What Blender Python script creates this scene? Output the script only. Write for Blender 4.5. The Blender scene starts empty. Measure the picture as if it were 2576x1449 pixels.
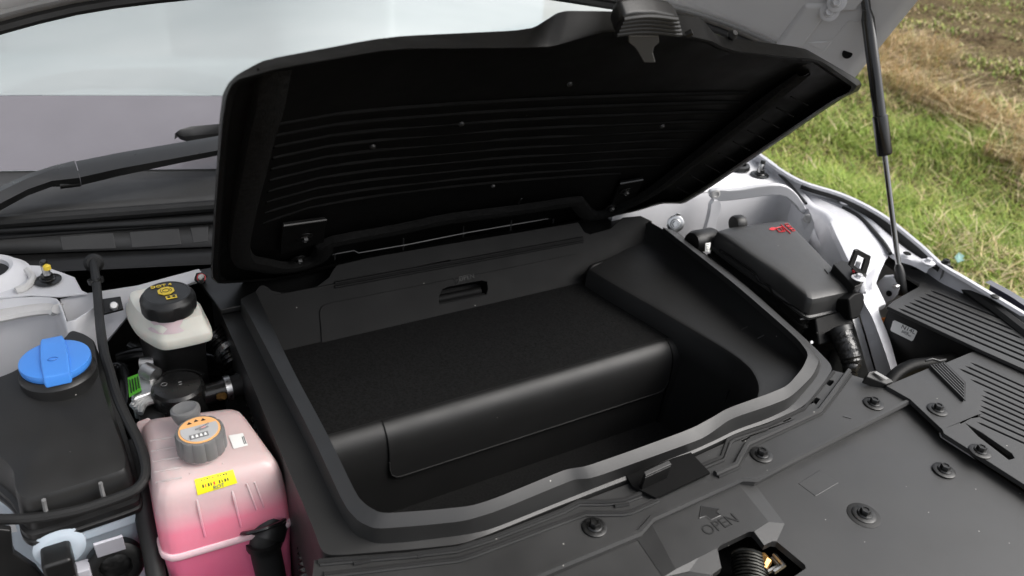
import bpy, bmesh, math, random
from mathutils import Vector, Matrix, noise as mnoise
from mathutils.geometry import tessellate_polygon
from mathutils.bvhtree import BVHTree
random.seed(7)
scene = bpy.context.scene
COL = scene.collection

# ------------------------------------------------------------------ camera
CW, CH = 2576.0, 1449.0
CX, CY = 1288.0, 724.5
FPX = 1994.13
CAM = Vector((0.0, 0.0, 1.68))
DX = Vector((0.86910479, 0.194819, -0.45464539))
DY = Vector((-0.48792634, 0.4884705, -0.72341168))
DZ = Vector((0.08114651, 0.85055401, 0.51958937))
ROT = Matrix((DX, DY, DZ))            # world = ROT @ camera
cam_d = bpy.data.cameras.new('camera')
cam = bpy.data.objects.new('camera', cam_d)
COL.objects.link(cam)
cam.matrix_world = Matrix.Translation(CAM) @ ROT.to_4x4()
cam_d.sensor_width = 36.0
cam_d.lens = 36.0 * FPX / CW
cam_d.clip_start = 0.02
cam_d.clip_end = 500.0
cam_d.dof.use_dof = True
cam_d.dof.focus_distance = 1.22
cam_d.dof.aperture_fstop = 5.6
scene.camera = cam

# ------------------------------------------------------------------ sky, sun
SUN_EL, SUN_AZ = 50.0, 122.0           # veiled sun over the field, to the right
w = bpy.data.worlds.new('World')
scene.world = w
w.use_nodes = True
nt = w.node_tree
for n in list(nt.nodes):
    nt.nodes.remove(n)
out = nt.nodes.new('ShaderNodeOutputWorld')
bg = nt.nodes.new('ShaderNodeBackground')
sky = nt.nodes.new('ShaderNodeTexSky')
sky.sky_type = 'NISHITA'
sky.sun_disc = False
sky.sun_elevation = math.radians(SUN_EL)
sky.sun_rotation = math.radians(SUN_AZ)
sky.air_density = 1.0
sky.dust_density = 5.0
sky.ozone_density = 1.0
hsv = nt.nodes.new('ShaderNodeHueSaturation')     # a milky overcast veil over the whole sky
hsv.inputs['Saturation'].default_value = 0.28
nt.links.new(sky.outputs[0], hsv.inputs['Color'])
nt.links.new(hsv.outputs[0], bg.inputs[0])
nt.links.new(bg.outputs[0], out.inputs[0])
bg.inputs[1].default_value = 0.15
sun_d = bpy.data.lights.new('sun', 'SUN')
sun_d.energy = 1.3
sun_d.angle = math.radians(50)
sun_d.color = (1.0, 0.97, 0.93)
sun = bpy.data.objects.new('sun', sun_d)
COL.objects.link(sun)
az = math.radians(SUN_AZ)
sdir = Vector((math.sin(az) * math.cos(math.radians(SUN_EL)), math.cos(az) * math.cos(math.radians(SUN_EL)), math.sin(math.radians(SUN_EL))))
sun.rotation_euler = sdir.to_track_quat('Z', 'Y').to_euler()
sun.location = (0, 0, 6)
vs = scene.view_settings
vs.view_transform = 'Standard'
vs.look = 'None'
vs.gamma = 1.0
vs.use_curve_mapping = False
vs.exposure = 0.75

# ------------------------------------------------------------------ points read off the photograph, set at their real depth
def ray(u, v):
    return ROT @ Vector((u - CX, -(v - CY), -FPX))
def Z(u, v, z):
    d = ray(u, v)
    return CAM + d * ((z - CAM.z) / d.z)
def PL(u, v, p0, n):
    d = ray(u, v)
    return CAM + d * ((Vector(p0) - CAM).dot(n) / d.dot(n))
def AX(u, v, x):
    return PL(u, v, (x, 0, 0), Vector((1, 0, 0)))
def AY(u, v, y):
    return PL(u, v, (0, y, 0), Vector((0, 1, 0)))
def ZS(pts, z):
    return [Z(p[0], p[1], p[2] if len(p) > 2 else z) for p in pts]
def V(*a):
    return Vector(a)

# ------------------------------------------------------------------ materials
def lin(c):
    return tuple((x / 12.92 if x <= 0.04045 else ((x + 0.055) / 1.055) ** 2.4) for x in c)
MATS = {}
def mat(name, col, rough=0.5, metal=0.0, spec=0.5, var=0.12, vscale=9.0, bump=0.0, bscale=400.0, coat=0.0, rvar=0.1, sub=0.0, subcol=None, speck=0.0, dist=0.0004):
    if name in MATS:
        return MATS[name]
    m = bpy.data.materials.new(name)
    m.use_nodes = True
    t = m.node_tree
    b = t.nodes['Principled BSDF']
    b.inputs['Roughness'].default_value = rough
    b.inputs['Metallic'].default_value = metal
    b.inputs['Specular IOR Level'].default_value = spec
    b.inputs['Coat Weight'].default_value = coat
    b.inputs['Coat Roughness'].default_value = 0.06
    tc = t.nodes.new('ShaderNodeTexCoord')
    nz = t.nodes.new('ShaderNodeTexNoise')
    nz.inputs['Scale'].default_value = vscale
    nz.inputs['Detail'].default_value = 5.0
    t.links.new(tc.outputs['Object'], nz.inputs['Vector'])
    rp = t.nodes.new('ShaderNodeMapRange')
    rp.inputs[1].default_value = 0.3
    rp.inputs[2].default_value = 0.7
    rp.inputs[3].default_value = 1.0 - var
    rp.inputs[4].default_value = 1.0 + var
    t.links.new(nz.outputs['Fac'], rp.inputs[0])
    mx = t.nodes.new('ShaderNodeVectorMath')
    mx.operation = 'SCALE'
    mx.inputs[0].default_value = col[:3]
    t.links.new(rp.outputs[0], mx.inputs['Scale'])
    colout = mx.outputs[0]
    if speck > 0:                       # scattered dust grains
        vo = t.nodes.new('ShaderNodeTexVoronoi')
        vo.inputs['Scale'].default_value = 55.0
        t.links.new(tc.outputs['Object'], vo.inputs['Vector'])
        lt = t.nodes.new('ShaderNodeMath')
        lt.operation = 'LESS_THAN'
        lt.inputs[1].default_value = 0.055
        t.links.new(vo.outputs['Distance'], lt.inputs[0])
        sc_ = t.nodes.new('ShaderNodeSeparateColor')
        t.links.new(vo.outputs['Color'], sc_.inputs[0])
        gt = t.nodes.new('ShaderNodeMath')
        gt.operation = 'LESS_THAN'
        gt.inputs[1].default_value = speck
        t.links.new(sc_.outputs[0], gt.inputs[0])
        ml = t.nodes.new('ShaderNodeMath')
        ml.operation = 'MULTIPLY'
        t.links.new(lt.outputs[0], ml.inputs[0])
        t.links.new(gt.outputs[0], ml.inputs[1])
        mm = t.nodes.new('ShaderNodeMix')
        mm.data_type = 'RGBA'
        mm.inputs[7].default_value = (0.3, 0.29, 0.27, 1)
        t.links.new(ml.outputs[0], mm.inputs[0])
        t.links.new(colout, mm.inputs[6])
        colout = mm.outputs[2]
    t.links.new(colout, b.inputs['Base Color'])
    if rvar > 0:
        r2 = t.nodes.new('ShaderNodeMapRange')
        r2.inputs[1].default_value = 0.25
        r2.inputs[2].default_value = 0.75
        r2.inputs[3].default_value = max(0.02, rough - rvar)
        r2.inputs[4].default_value = min(1.0, rough + rvar)
        n2 = t.nodes.new('ShaderNodeTexNoise')
        n2.inputs['Scale'].default_value = vscale * 2.3
        n2.inputs['Detail'].default_value = 6.0
        t.links.new(tc.outputs['Object'], n2.inputs['Vector'])
        t.links.new(n2.outputs['Fac'], r2.inputs[0])
        t.links.new(r2.outputs[0], b.inputs['Roughness'])
    if bump > 0:
        n3 = t.nodes.new('ShaderNodeTexNoise')
        n3.inputs['Scale'].default_value = bscale
        n3.inputs['Detail'].default_value = 2.0
        t.links.new(tc.outputs['Object'], n3.inputs['Vector'])
        bp = t.nodes.new('ShaderNodeBump')
        bp.inputs['Strength'].default_value = bump
        bp.inputs['Distance'].default_value = dist
        t.links.new(n3.outputs['Fac'], bp.inputs['Height'])
        t.links.new(bp.outputs[0], b.inputs['Normal'])
    if sub > 0:
        b.inputs['Subsurface Weight'].default_value = sub
        b.inputs['Subsurface Radius'].default_value = (0.03, 0.015, 0.015)
        b.inputs['Subsurface Scale'].default_value = 0.6
    MATS[name] = m
    return m
def g(x):
    return (x, x, x)
BLACK = mat('black_plastic', g(0.006), 0.42, bump=0.25, bscale=900, speck=0.03)
TRAY = mat('tray_plastic', g(0.0125), 0.47, spec=0.40, bump=0.3, bscale=1300, speck=0.02, rvar=0.05)
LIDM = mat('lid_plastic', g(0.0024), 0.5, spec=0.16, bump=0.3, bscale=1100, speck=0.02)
GREY = mat('cover_plastic', g(0.022), 0.45, spec=0.62, bump=0.5, bscale=1100, speck=0.30, var=0.22, vscale=6, rvar=0.09)
FUSEM = mat('fuse_plastic', g(0.022), 0.42, spec=0.8, bump=0.5, bscale=1500, var=0.15, vscale=14, speck=0.03)
GLOSS = mat('gloss_black', g(0.008), 0.22, spec=0.5, rvar=0.08)
RUBBER = mat('rubber', g(0.012), 0.55, spec=0.4, bump=0.2, bscale=500)
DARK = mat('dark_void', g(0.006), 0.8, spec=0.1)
RIMM = mat('rim_plastic', g(0.017), 0.45, spec=0.62, bump=0.3, bscale=1200, speck=0.04, rvar=0.05)
WALLM = mat('shaded_wall', g(0.0065), 0.58, spec=0.15, bump=0.4, bscale=1300, speck=0.02, rvar=0.04)  # tray plastic copy, darkened: shade from the front is put into its colour
CARPET = mat('carpet', g(0.013), 0.95, spec=0.05, bump=1.0, bscale=1400, var=0.35, vscale=260, dist=0.0015, rvar=0.0)
FOAM = mat('foam_gasket', g(0.010), 0.95, spec=0.05, bump=1.0, bscale=700, var=0.4, vscale=180, dist=0.002, rvar=0.0)
PAINT = mat('silver_white_paint', (0.63, 0.63, 0.66), 0.30, spec=0.5, var=0.03, coat=0.35, rvar=0.05)
PRIMER = mat('bay_paint', (0.60, 0.60, 0.62), 0.42, spec=0.5, var=0.07, vscale=6, bump=0.12, bscale=90, rvar=0.1)
HOODM = mat('bonnet_underside_paint', (0.62, 0.62, 0.63), 0.42, spec=0.5, var=0.04, vscale=4, rvar=0.08)
SEALER = mat('sealer_paint', (0.55, 0.54, 0.53), 0.5, var=0.10, vscale=30, bump=0.3, bscale=60)
STEEL = mat('zinc_steel', (0.55, 0.55, 0.55), 0.3, metal=1.0, var=0.15, vscale=60)
ALU = mat('cast_aluminium', (0.62, 0.62, 0.62), 0.42, metal=1.0, var=0.15, vscale=40, bump=0.3, bscale=300)
BOLTM = mat('bolt_steel', (0.055, 0.055, 0.055), 0.42, metal=1.0, var=0.3, vscale=120)
ROD = mat('piston_rod', (0.22, 0.22, 0.22), 0.16, metal=1.0, var=0.05)
BLUE = mat('blue_cap', (0.065, 0.27, 0.78), 0.36, var=0.05, sub=0.08)
MILK = mat('milky_tank', (0.78, 0.76, 0.68), 0.36, var=0.07, vscale=12, sub=0.35)
WASH = mat('bluish_tank', (0.42, 0.48, 0.54), 0.42, var=0.12, vscale=9, sub=0.2)
WHITEP = mat('white_plastic', (0.72, 0.72, 0.72), 0.4, var=0.05)
CAPG = mat('grey_cap', g(0.15), 0.45, var=0.1, vscale=20)
YEL = mat('yellow_print', (0.80, 0.58, 0.05), 0.45, var=0.06)
YLAB = mat('yellow_label', (0.82, 0.76, 0.01), 0.4, var=0.05)
WLAB = mat('white_label', (0.78, 0.78, 0.76), 0.45, var=0.04)
ORL = mat('orange_label', (0.80, 0.42, 0.16), 0.4, var=0.05)
INK = mat('black_ink', g(0.01), 0.5, var=0.0)
INKG = mat('grey_ink', g(0.16), 0.5, var=0.1)
REDI = mat('red_ink', (0.62, 0.02, 0.03), 0.45, var=0.1)
PINKL = mat('pink_print', (0.8, 0.35, 0.33), 0.45, var=0.1)
GREENL = mat('green_label', (0.06, 0.32, 0.015), 0.45, var=0.08)
EMBOSS = mat('embossed_plastic', g(0.016), 0.4, spec=0.8)
EMBOSD = mat('embossed_dark', g(0.010), 0.5, spec=0.4)
LIDR = mat('lid_rib', g(0.0022), 0.65, spec=0.09)
ORANGE = mat('orange_wire', (0.55, 0.16, 0.02), 0.4)
COPPER = mat('oily_brass', (0.45, 0.25, 0.08), 0.35, metal=0.8, var=0.4, vscale=90)
WOOD = None
TEAL = mat('pale_teal_scrap', (0.20, 0.36, 0.33), 0.5)
BLACKCAP = mat('black_cap', g(0.014), 0.38, var=0.15, vscale=25, bump=0.2, bscale=700)
FRIT = mat('ceramic_band', (0.155, 0.148, 0.163), 0.16, spec=0.6, var=0.05, rvar=0.02)
DASH = mat('dashboard', (0.55, 0.60, 0.62), 0.7, var=0.1, vscale=3)
DASH2 = mat('dashboard_light', (0.45, 0.48, 0.49), 0.7, var=0.08, vscale=3)

def fluid_mat():
    m = bpy.data.materials.new('coolant_plastic')
    m.use_nodes = True
    t = m.node_tree
    b = t.nodes['Principled BSDF']
    tc = t.nodes.new('ShaderNodeTexCoord')
    sp = t.nodes.new('ShaderNodeSeparateXYZ')
    t.links.new(tc.outputs['Object'], sp.inputs[0])
    nz = t.nodes.new('ShaderNodeTexNoise')
    nz.inputs['Scale'].default_value = 16
    nz.inputs['Detail'].default_value = 4
    t.links.new(tc.outputs['Object'], nz.inputs['Vector'])
    ad = t.nodes.new('ShaderNodeMath')
    ad.operation = 'MULTIPLY_ADD'
    ad.inputs[1].default_value = 0.016
    t.links.new(nz.outputs['Fac'], ad.inputs[0])
    t.links.new(sp.outputs[2], ad.inputs[2])
    rp = t.nodes.new('ShaderNodeValToRGB')
    mr = t.nodes.new('ShaderNodeMapRange')
    mr.inputs[1].default_value = 0.74
    mr.inputs[2].default_value = 0.92
    t.links.new(ad.outputs[0], mr.inputs[0])
    t.links.new(mr.outputs[0], rp.inputs[0])
    e = rp.color_ramp.elements
    e[0].position = 0.0
    e[0].color = (0.78, 0.16, 0.29, 1)
    e[1].position = 1.0
    e[1].color = (0.58, 0.45, 0.44, 1)
    for p, c in ((0.30, (0.82, 0.19, 0.32, 1)), (0.38, (0.95, 0.27, 0.38, 1)), (0.58, (0.94, 0.28, 0.39, 1)), (0.66, (0.84, 0.39, 0.46, 1)), (0.76, (0.72, 0.47, 0.49, 1)), (0.88, (0.63, 0.47, 0.47, 1))):
        k = rp.color_ramp.elements.new(p)
        k.color = c
    t.links.new(rp.outputs[0], b.inputs['Base Color'])
    b.inputs['Roughness'].default_value = 0.34
    b.inputs['Subsurface Weight'].default_value = 0.4
    b.inputs['Subsurface Radius'].default_value = (0.03, 0.012, 0.012)
    b.inputs['Subsurface Scale'].default_value = 0.5
    n3 = t.nodes.new('ShaderNodeTexNoise')
    n3.inputs['Scale'].default_value = 60
    t.links.new(tc.outputs['Object'], n3.inputs['Vector'])
    bp = t.nodes.new('ShaderNodeBump')
    bp.inputs['Strength'].default_value = 0.15
    bp.inputs['Distance'].default_value = 0.002
    t.links.new(n3.outputs['Fac'], bp.inputs['Height'])
    t.links.new(bp.outputs[0], b.inputs['Normal'])
    return m
COOL = fluid_mat()

def glass_mat():
    m = bpy.data.materials.new('windscreen_glass')
    m.use_nodes = True
    t = m.node_tree
    for n in list(t.nodes):
        t.nodes.remove(n)
    o = t.nodes.new('ShaderNodeOutputMaterial')
    fr = t.nodes.new('ShaderNodeFresnel')
    fr.inputs[0].default_value = 1.75
    tr = t.nodes.new('ShaderNodeBsdfTransparent')
    tr.inputs[0].default_value = (0.74, 0.80, 0.80, 1)
    gl = t.nodes.new('ShaderNodeBsdfGlossy')
    gl.inputs[0].default_value = (0.93, 0.98, 1.0, 1)
    gl.inputs[1].default_value = 0.015
    df = t.nodes.new('ShaderNodeBsdfDiffuse')      # pale veil: sky reflection put into the pane's colour
    tc = t.nodes.new('ShaderNodeTexCoord')
    mp = t.nodes.new('ShaderNodeMapping')
    mp.inputs['Scale'].default_value = (0.9, 2.2, 2.2)
    t.links.new(tc.outputs['Object'], mp.inputs[0])
    nz = t.nodes.new('ShaderNodeTexNoise')
    nz.inputs['Scale'].default_value = 1.6
    nz.inputs['Detail'].default_value = 3.0
    t.links.new(mp.outputs[0], nz.inputs['Vector'])
    cr_ = t.nodes.new('ShaderNodeValToRGB')
    cr_.color_ramp.elements[0].position = 0.3
    cr_.color_ramp.elements[0].color = (0.40, 0.445, 0.45, 1)
    cr_.color_ramp.elements[1].position = 0.7
    cr_.color_ramp.elements[1].color = (0.56, 0.595, 0.595, 1)
    t.links.new(nz.outputs['Fac'], cr_.inputs[0])
    t.links.new(cr_.outputs[0], df.inputs[0])
    m0 = t.nodes.new('ShaderNodeMixShader')
    m0.inputs[0].default_value = 0.50
    t.links.new(tr.outputs[0], m0.inputs[1])
    t.links.new(df.outputs[0], m0.inputs[2])
    mx = t.nodes.new('ShaderNodeMixShader')
    t.links.new(fr.outputs[0], mx.inputs[0])
    t.links.new(m0.outputs[0], mx.inputs[1])
    t.links.new(gl.outputs[0], mx.inputs[2])
    t.links.new(mx.outputs[0], o.inputs[0])
    return m
GLASS = glass_mat()

# ------------------------------------------------------------------ objects
def tag(o, label=None, cat=None, group=None, kind=None):
    if label: o['label'] = label
    if cat: o['category'] = cat
    if group: o['group'] = group
    if kind: o['kind'] = kind
    return o
def thing(name, loc, label, cat, group=None):
    o = bpy.data.objects.new(name, None)
    o.empty_display_size = 0.05
    o.location = loc
    COL.objects.link(o)
    return tag(o, label, cat, group)
def adopt(o, parent):
    if parent is not None:
        o.parent = parent
        if parent.type == 'EMPTY':
            o.matrix_parent_inverse = Matrix.Translation(parent.location).inverted()
def mk(name, verts, faces, m, parent=None, bevel=0.0, seg=2, ang=35, sub=0, solid=0.0, fix=True, off=-1.0):
    me = bpy.data.meshes.new(name)
    me.from_pydata([tuple(v) for v in verts], [], faces)
    if fix:
        bm = bmesh.new()
        bm.from_mesh(me)
        bmesh.ops.remove_doubles(bm, verts=bm.verts, dist=1e-5)
        bmesh.ops.recalc_face_normals(bm, faces=bm.faces)
        bm.to_mesh(me)
        bm.free()
    me.materials.append(m)
    me.shade_smooth()
    me.set_sharp_from_angle(angle=math.radians(ang))
    o = bpy.data.objects.new(name, me)
    COL.objects.link(o)
    adopt(o, parent)
    if solid:
        md = o.modifiers.new('s', 'SOLIDIFY')
        md.thickness = solid
        md.offset = off
    if bevel:
        md = o.modifiers.new('b', 'BEVEL')
        md.width = bevel
        md.segments = seg
        md.limit_method = 'ANGLE'
        md.angle_limit = math.radians(30)
        md.harden_normals = True
    if sub:
        md = o.modifiers.new('u', 'SUBSURF')
        md.levels = sub
        md.render_levels = sub
    return o
def chaikin(p, n=1, closed=False, k=0.25):
    p = [Vector(a) for a in p]
    for _ in range(n):
        q = []
        m = len(p)
        rng = range(m) if closed else range(m - 1)
        if not closed: q.append(p[0])
        for i in rng:
            a, b = p[i], p[(i + 1) % m]
            q.append(a.lerp(b, k))
            q.append(a.lerp(b, 1 - k))
        if not closed: q.append(p[-1])
        p = q
    return p
def crom(p, n=6, closed=False):
    p = [Vector(a) for a in p]
    m = len(p)
    q = []
    for i in range(m if closed else m - 1):
        if closed:
            a, b, c, d = p[i - 1], p[i], p[(i + 1) % m], p[(i + 2) % m]
        else:
            a, b, c, d = p[max(i - 1, 0)], p[i], p[i + 1], p[min(i + 2, m - 1)]
        for k in range(n):
            t = k / n
            q.append(0.5 * ((2 * b) + (c - a) * t + (2 * a - 5 * b + 4 * c - d) * t * t + (3 * b - a - 3 * c + d) * t ** 3))
    if not closed: q.append(p[-1])
    return q
def slab(name, top, down, m, parent=None, bevel=0.002, holes=(), seg=2, ang=35):
    """plate: polygon (with holes) pushed along the vector down"""
    down = Vector(down) if not isinstance(down, (int, float)) else Vector((0, 0, -down))
    loops = [[Vector(p) for p in top]] + [[Vector(p) for p in h] for h in holes]
    verts = [p for l in loops for p in l]
    n = len(verts)
    if holes:
        tris = [tuple(t) for t in tessellate_polygon(loops)]
    else:
        tris = [tuple(range(n))]
    faces = list(tris) + [tuple(i + n for i in reversed(t)) for t in tris]
    k = 0
    for l in loops:
        for i in range(len(l)):
            a, b = k + i, k + (i + 1) % len(l)
            faces.append((a, b, b + n, a + n))
        k += len(l)
    return mk(name, verts + [p + down for p in verts], faces, m, parent, bevel, seg, ang)
def loft(name, rings, m, parent=None, closed=True, cap0=False, cap1=False, **kw):
    verts, faces = [], []
    n = len(rings[0])
    for r in rings:
        verts += r
    for j in range(len(rings) - 1):
        for i in range(n if closed else n - 1):
            a, b = j * n + i, j * n + (i + 1) % n
            faces.append((a, b, b + n, a + n))
    if cap0: faces.append(tuple(range(n)))
    if cap1: faces.append(tuple(range((len(rings) - 1) * n, len(rings) * n)))
    return mk(name, verts, faces, m, parent, **kw)
def frame(t, ref=None):
    t = t.normalized()
    r = ref or (Vector((0, 0, 1)) if abs(t.z) < 0.95 else Vector((1, 0, 0)))
    a = t.cross(r).normalized()
    return a, a.cross(t).normalized()
def tube_rings(path, r, n=10, sx=1.0, sy=1.0):
    path = [Vector(p) for p in path]
    rings = []
    pa = None
    for i, p in enumerate(path):
        t = (path[min(i + 1, len(path) - 1)] - path[max(i - 1, 0)])
        if pa is None:
            a, b = frame(t)
        else:
            tn = t.normalized()
            a = (pa - tn * pa.dot(tn)).normalized()
            b = a.cross(tn).normalized()
        pa = a
        rr = r[i] if isinstance(r, (list, tuple)) else r
        rings.append([p + (a * math.cos(q) * sx + b * math.sin(q) * sy) * rr for q in [2 * math.pi * k / n for k in range(n)]])
    return rings
def tube(name, path, r, m, parent=None, n=10, sx=1.0, sy=1.0, **kw):
    return loft(name, tube_rings(path, r, n, sx, sy), m, parent, True, True, True, **kw)
def lathe(name, prof, c, m, parent=None, axis=(0, 0, 1), n=36, mod=None, **kw):
    ax = Vector(axis).normalized()
    a, b = frame(ax, Vector((0, 1, 0)) if abs(ax.y) < 0.9 else Vector((1, 0, 0)))
    c = Vector(c)
    rings = []
    for r, h in prof:
        ring = []
        for k in range(n):
            q = 2 * math.pi * k / n
            rr = r * (mod(k, h) if mod else 1.0)
            ring.append(c + ax * h + (a * math.cos(q) + b * math.sin(q)) * rr)
        rings.append(ring)
    return loft(name, rings, m, parent, True, True, True, **kw)
def boxv(c, ax, ay, az, sx, sy, sz):
    c = Vector(c)
    vs_ = []
    for k in (-1, 1):
        for j in (-1, 1):
            for i in (-1, 1):
                vs_.append(c + ax * (i * sx / 2) + ay * (j * sy / 2) + az * (k * sz / 2))
    return vs_, [(0, 1, 3, 2), (4, 6, 7, 5), (0, 4, 5, 1), (2, 3, 7, 6), (0, 2, 6, 4), (1, 5, 7, 3)]
def box(name, c, size, m, parent=None, bevel=0.002, ax=(1, 0, 0), ay=(0, 1, 0), az=None, **kw):
    ax, ay = Vector(ax).normalized(), Vector(ay).normalized()
    az = Vector(az).normalized() if az else ax.cross(ay).normalized()
    v, f = boxv(c, ax, ay, az, *size)
    return mk(name, v, f, m, parent, bevel, **kw)
def merge(name, items, m, parent=None, **kw):
    verts, faces = [], []
    for v, f in items:
        k = len(verts)
        verts += list(v)
        faces += [tuple(i + k for i in q) for q in f]
    return mk(name, verts, faces, m, parent, **kw)
def loft_vf(rings, closed=True, caps=True):
    verts, faces = [], []
    n = len(rings[0])
    for r in rings: verts += r
    for j in range(len(rings) - 1):
        for i in range(n if closed else n - 1):
            a, b = j * n + i, j * n + (i + 1) % n
            faces.append((a, b, b + n, a + n))
    if caps:
        faces += [tuple(range(n)), tuple(range((len(rings) - 1) * n, len(rings) * n))]
    return verts, faces
def text(name, s, o, xd, yd, size, m, parent=None, depth=0.0004, align='CENTER', stretch=1.0):
    cu = bpy.data.curves.new(name, 'FONT')
    cu.body = s
    cu.size = size
    cu.align_x = align
    cu.align_y = 'CENTER'
    cu.extrude = depth
    cu.resolution_u = 3
    ob = bpy.data.objects.new(name, cu)
    COL.objects.link(ob)
    dg = bpy.context.evaluated_depsgraph_get()
    me = bpy.data.meshes.new_from_object(ob.evaluated_get(dg))
    bpy.data.objects.remove(ob)
    xd = Vector(xd).normalized()
    yd = Vector(yd)
    yd = (yd - xd * yd.dot(xd)).normalized()
    zd = xd.cross(yd)
    M = Matrix(((xd.x * stretch, yd.x, zd.x, o[0]), (xd.y * stretch, yd.y, zd.y, o[1]), (xd.z * stretch, yd.z, zd.z, o[2]), (0, 0, 0, 1)))
    me.transform(M)
    me.name = name
    me.materials.clear()
    me.materials.append(m)
    r = bpy.data.objects.new(name, me)
    COL.objects.link(r)
    adopt(r, parent)
    return r
def circle(c, ax, ay, rx, ry, n=24):
    return [Vector(c) + Vector(ax) * math.cos(2 * math.pi * k / n) * rx + Vector(ay) * math.sin(2 * math.pi * k / n) * ry for k in range(n)]
def bvh(o):
    return BVHTree.FromPolygons([v.co for v in o.data.vertices], [tuple(p.vertices) for p in o.data.polygons])
def hit(b, u, v, k=0.0):
    """where the line of sight meets a built surface, lifted off it by k"""
    d = ray(u, v).normalized()
    loc, n, i, t = b.ray_cast(CAM, d)
    if loc is None:
        loc, n, i, t = b.find_nearest(CAM + d * 1.2)
    if n.dot(d) > 0: n = -n
    return loc + n * k
EX, EY, EZ = Vector((1, 0, 0)), Vector((0, 1, 0)), Vector((0, 0, 1))

# flange bolt template, copied for every fastener
BOLT_DATA = {}
def bolt(c, parent, axis=(0, 0, 1), m=None, s=1.0, washer=True, stud=0.0, name='bolt', mwash=None):
    m = m or BOLTM
    key = (m.name, washer, stud, (mwash or m).name)
    if key not in BOLT_DATA:
        items = []
        def L(prof, n):
            rings = [[Vector((r * math.cos(2 * math.pi * k / n), r * math.sin(2 * math.pi * k / n), h)) for k in range(n)] for r, h in prof]
            items.append(loft_vf(rings))
        if washer: L([(0.0150, 0.0), (0.0150, 0.0012), (0.0138, 0.0018), (0.0095, 0.0022)], 24)
        L([(0.0088, 0.0018), (0.0092, 0.0030), (0.0080, 0.0042)], 24)
        L([(0.0066, 0.0035), (0.0066, 0.0090), (0.0058, 0.0100), (0.0040, 0.0100), (0.0036, 0.0088)], 6)
        if stud: L([(0.0040, 0.008), (0.0040, 0.010 + stud), (0.0032, 0.0115 + stud)], 14)
        verts, faces = [], []
        for v, f in items:
            k = len(verts)
            verts += v
            faces += [tuple(i + k for i in q) for q in f]
        me = bpy.data.meshes.new(name)
        me.from_pydata([tuple(v) for v in verts], [], faces)
        bm = bmesh.new(); bm.from_mesh(me); bmesh.ops.recalc_face_normals(bm, faces=bm.faces); bm.to_mesh(me); bm.free()
        me.materials.append(m)
        me.shade_smooth(); me.set_sharp_from_angle(angle=math.radians(35))
        BOLT_DATA[key] = me
    o = bpy.data.objects.new(name, BOLT_DATA[key])
    COL.objects.link(o)
    o.location = c
    o.rotation_euler = Vector(axis).to_track_quat('Z', 'Y').to_euler()
    o.scale = (s, s, s)
    adopt(o, parent)
    return o

# ================================================================== GROUND
def ground_mat():
    m = bpy.data.materials.new('meadow_soil')
    m.use_nodes = True
    t = m.node_tree
    b = t.nodes['Principled BSDF']
    b.inputs['Roughness'].default_value = 0.95
    b.inputs['Specular IOR Level'].default_value = 0.1
    tc = t.nodes.new('ShaderNodeTexCoord')
    def noise(s, d=5):
        n = t.nodes.new('ShaderNodeTexNoise')
        n.inputs['Scale'].default_value = s
        n.inputs['Detail'].default_value = d
        t.links.new(tc.outputs['Object'], n.inputs['Vector'])
        return n
    r1 = t.nodes.new('ShaderNodeValToRGB')
    t.links.new(noise(2.2).outputs['Fac'], r1.inputs[0])
    e = r1.color_ramp.elements
    e[0].position, e[0].color = 0.30, (0.070, 0.050, 0.026, 1)
    e[1].position, e[1].color = 0.72, (0.15, 0.125, 0.055, 1)
    k = e.new(0.5); k.color = (0.115, 0.088, 0.045, 1)
    r2 = t.nodes.new('ShaderNodeValToRGB')
    t.links.new(noise(28, 6).outputs['Fac'], r2.inputs[0])
    r2.color_ramp.elements[0].position = 0.35
    r2.color_ramp.elements[0].color = (0.62, 0.60, 0.57, 1)
    r2.color_ramp.elements[1].position = 0.7
    r2.color_ramp.elements[1].color = (1.35, 1.32, 1.25, 1)
    mx = t.nodes.new('ShaderNodeMix')
    mx.data_type = 'RGBA'
    mx.blend_type = 'MULTIPLY'
    mx.inputs[0].default_value = 1.0
    t.links.new(r1.outputs[0], mx.inputs[6])
    t.links.new(r2.outputs[0], mx.inputs[7])
    t.links.new(mx.outputs[2], b.inputs['Base Color'])
    bp = t.nodes.new('ShaderNodeBump')
    bp.inputs['Strength'].default_value = 1.0
    bp.inputs['Distance'].default_value = 0.06
    t.links.new(noise(14, 8).outputs['Fac'], bp.inputs['Height'])
    t.links.new(bp.outputs[0], b.inputs['Normal'])
    return m
gv, gf = [], []
gx = [-300, -80, -20, -6] + [-3 + 0.5 * i for i in range(40)] + [20, 30, 60, 300]
gy = [-300, -80, -20, -6] + [-3 + 0.5 * i for i in range(40)] + [20, 30, 60, 300]
def ground_z(x, y):
    return 0.03 * math.sin(x * 1.7 + 0.4) * math.cos(y * 1.3) + 0.02 * math.sin(x * 3.9 + y * 2.7)
for y in gy:
    for x in gx:
        gv.append((x, y, ground_z(x, y) if abs(x) < 19 and abs(y) < 19 else 0.0))
nx = len(gx)
for j in range(len(gy) - 1):
    for i in range(nx - 1):
        gf.append((j * nx + i, j * nx + i + 1, (j + 1) * nx + i + 1, (j + 1) * nx + i))
gnd = mk('ground', gv, gf, ground_mat())
tag(gnd, 'brown earth of the meadow beside the car', 'ground', kind='structure')

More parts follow.
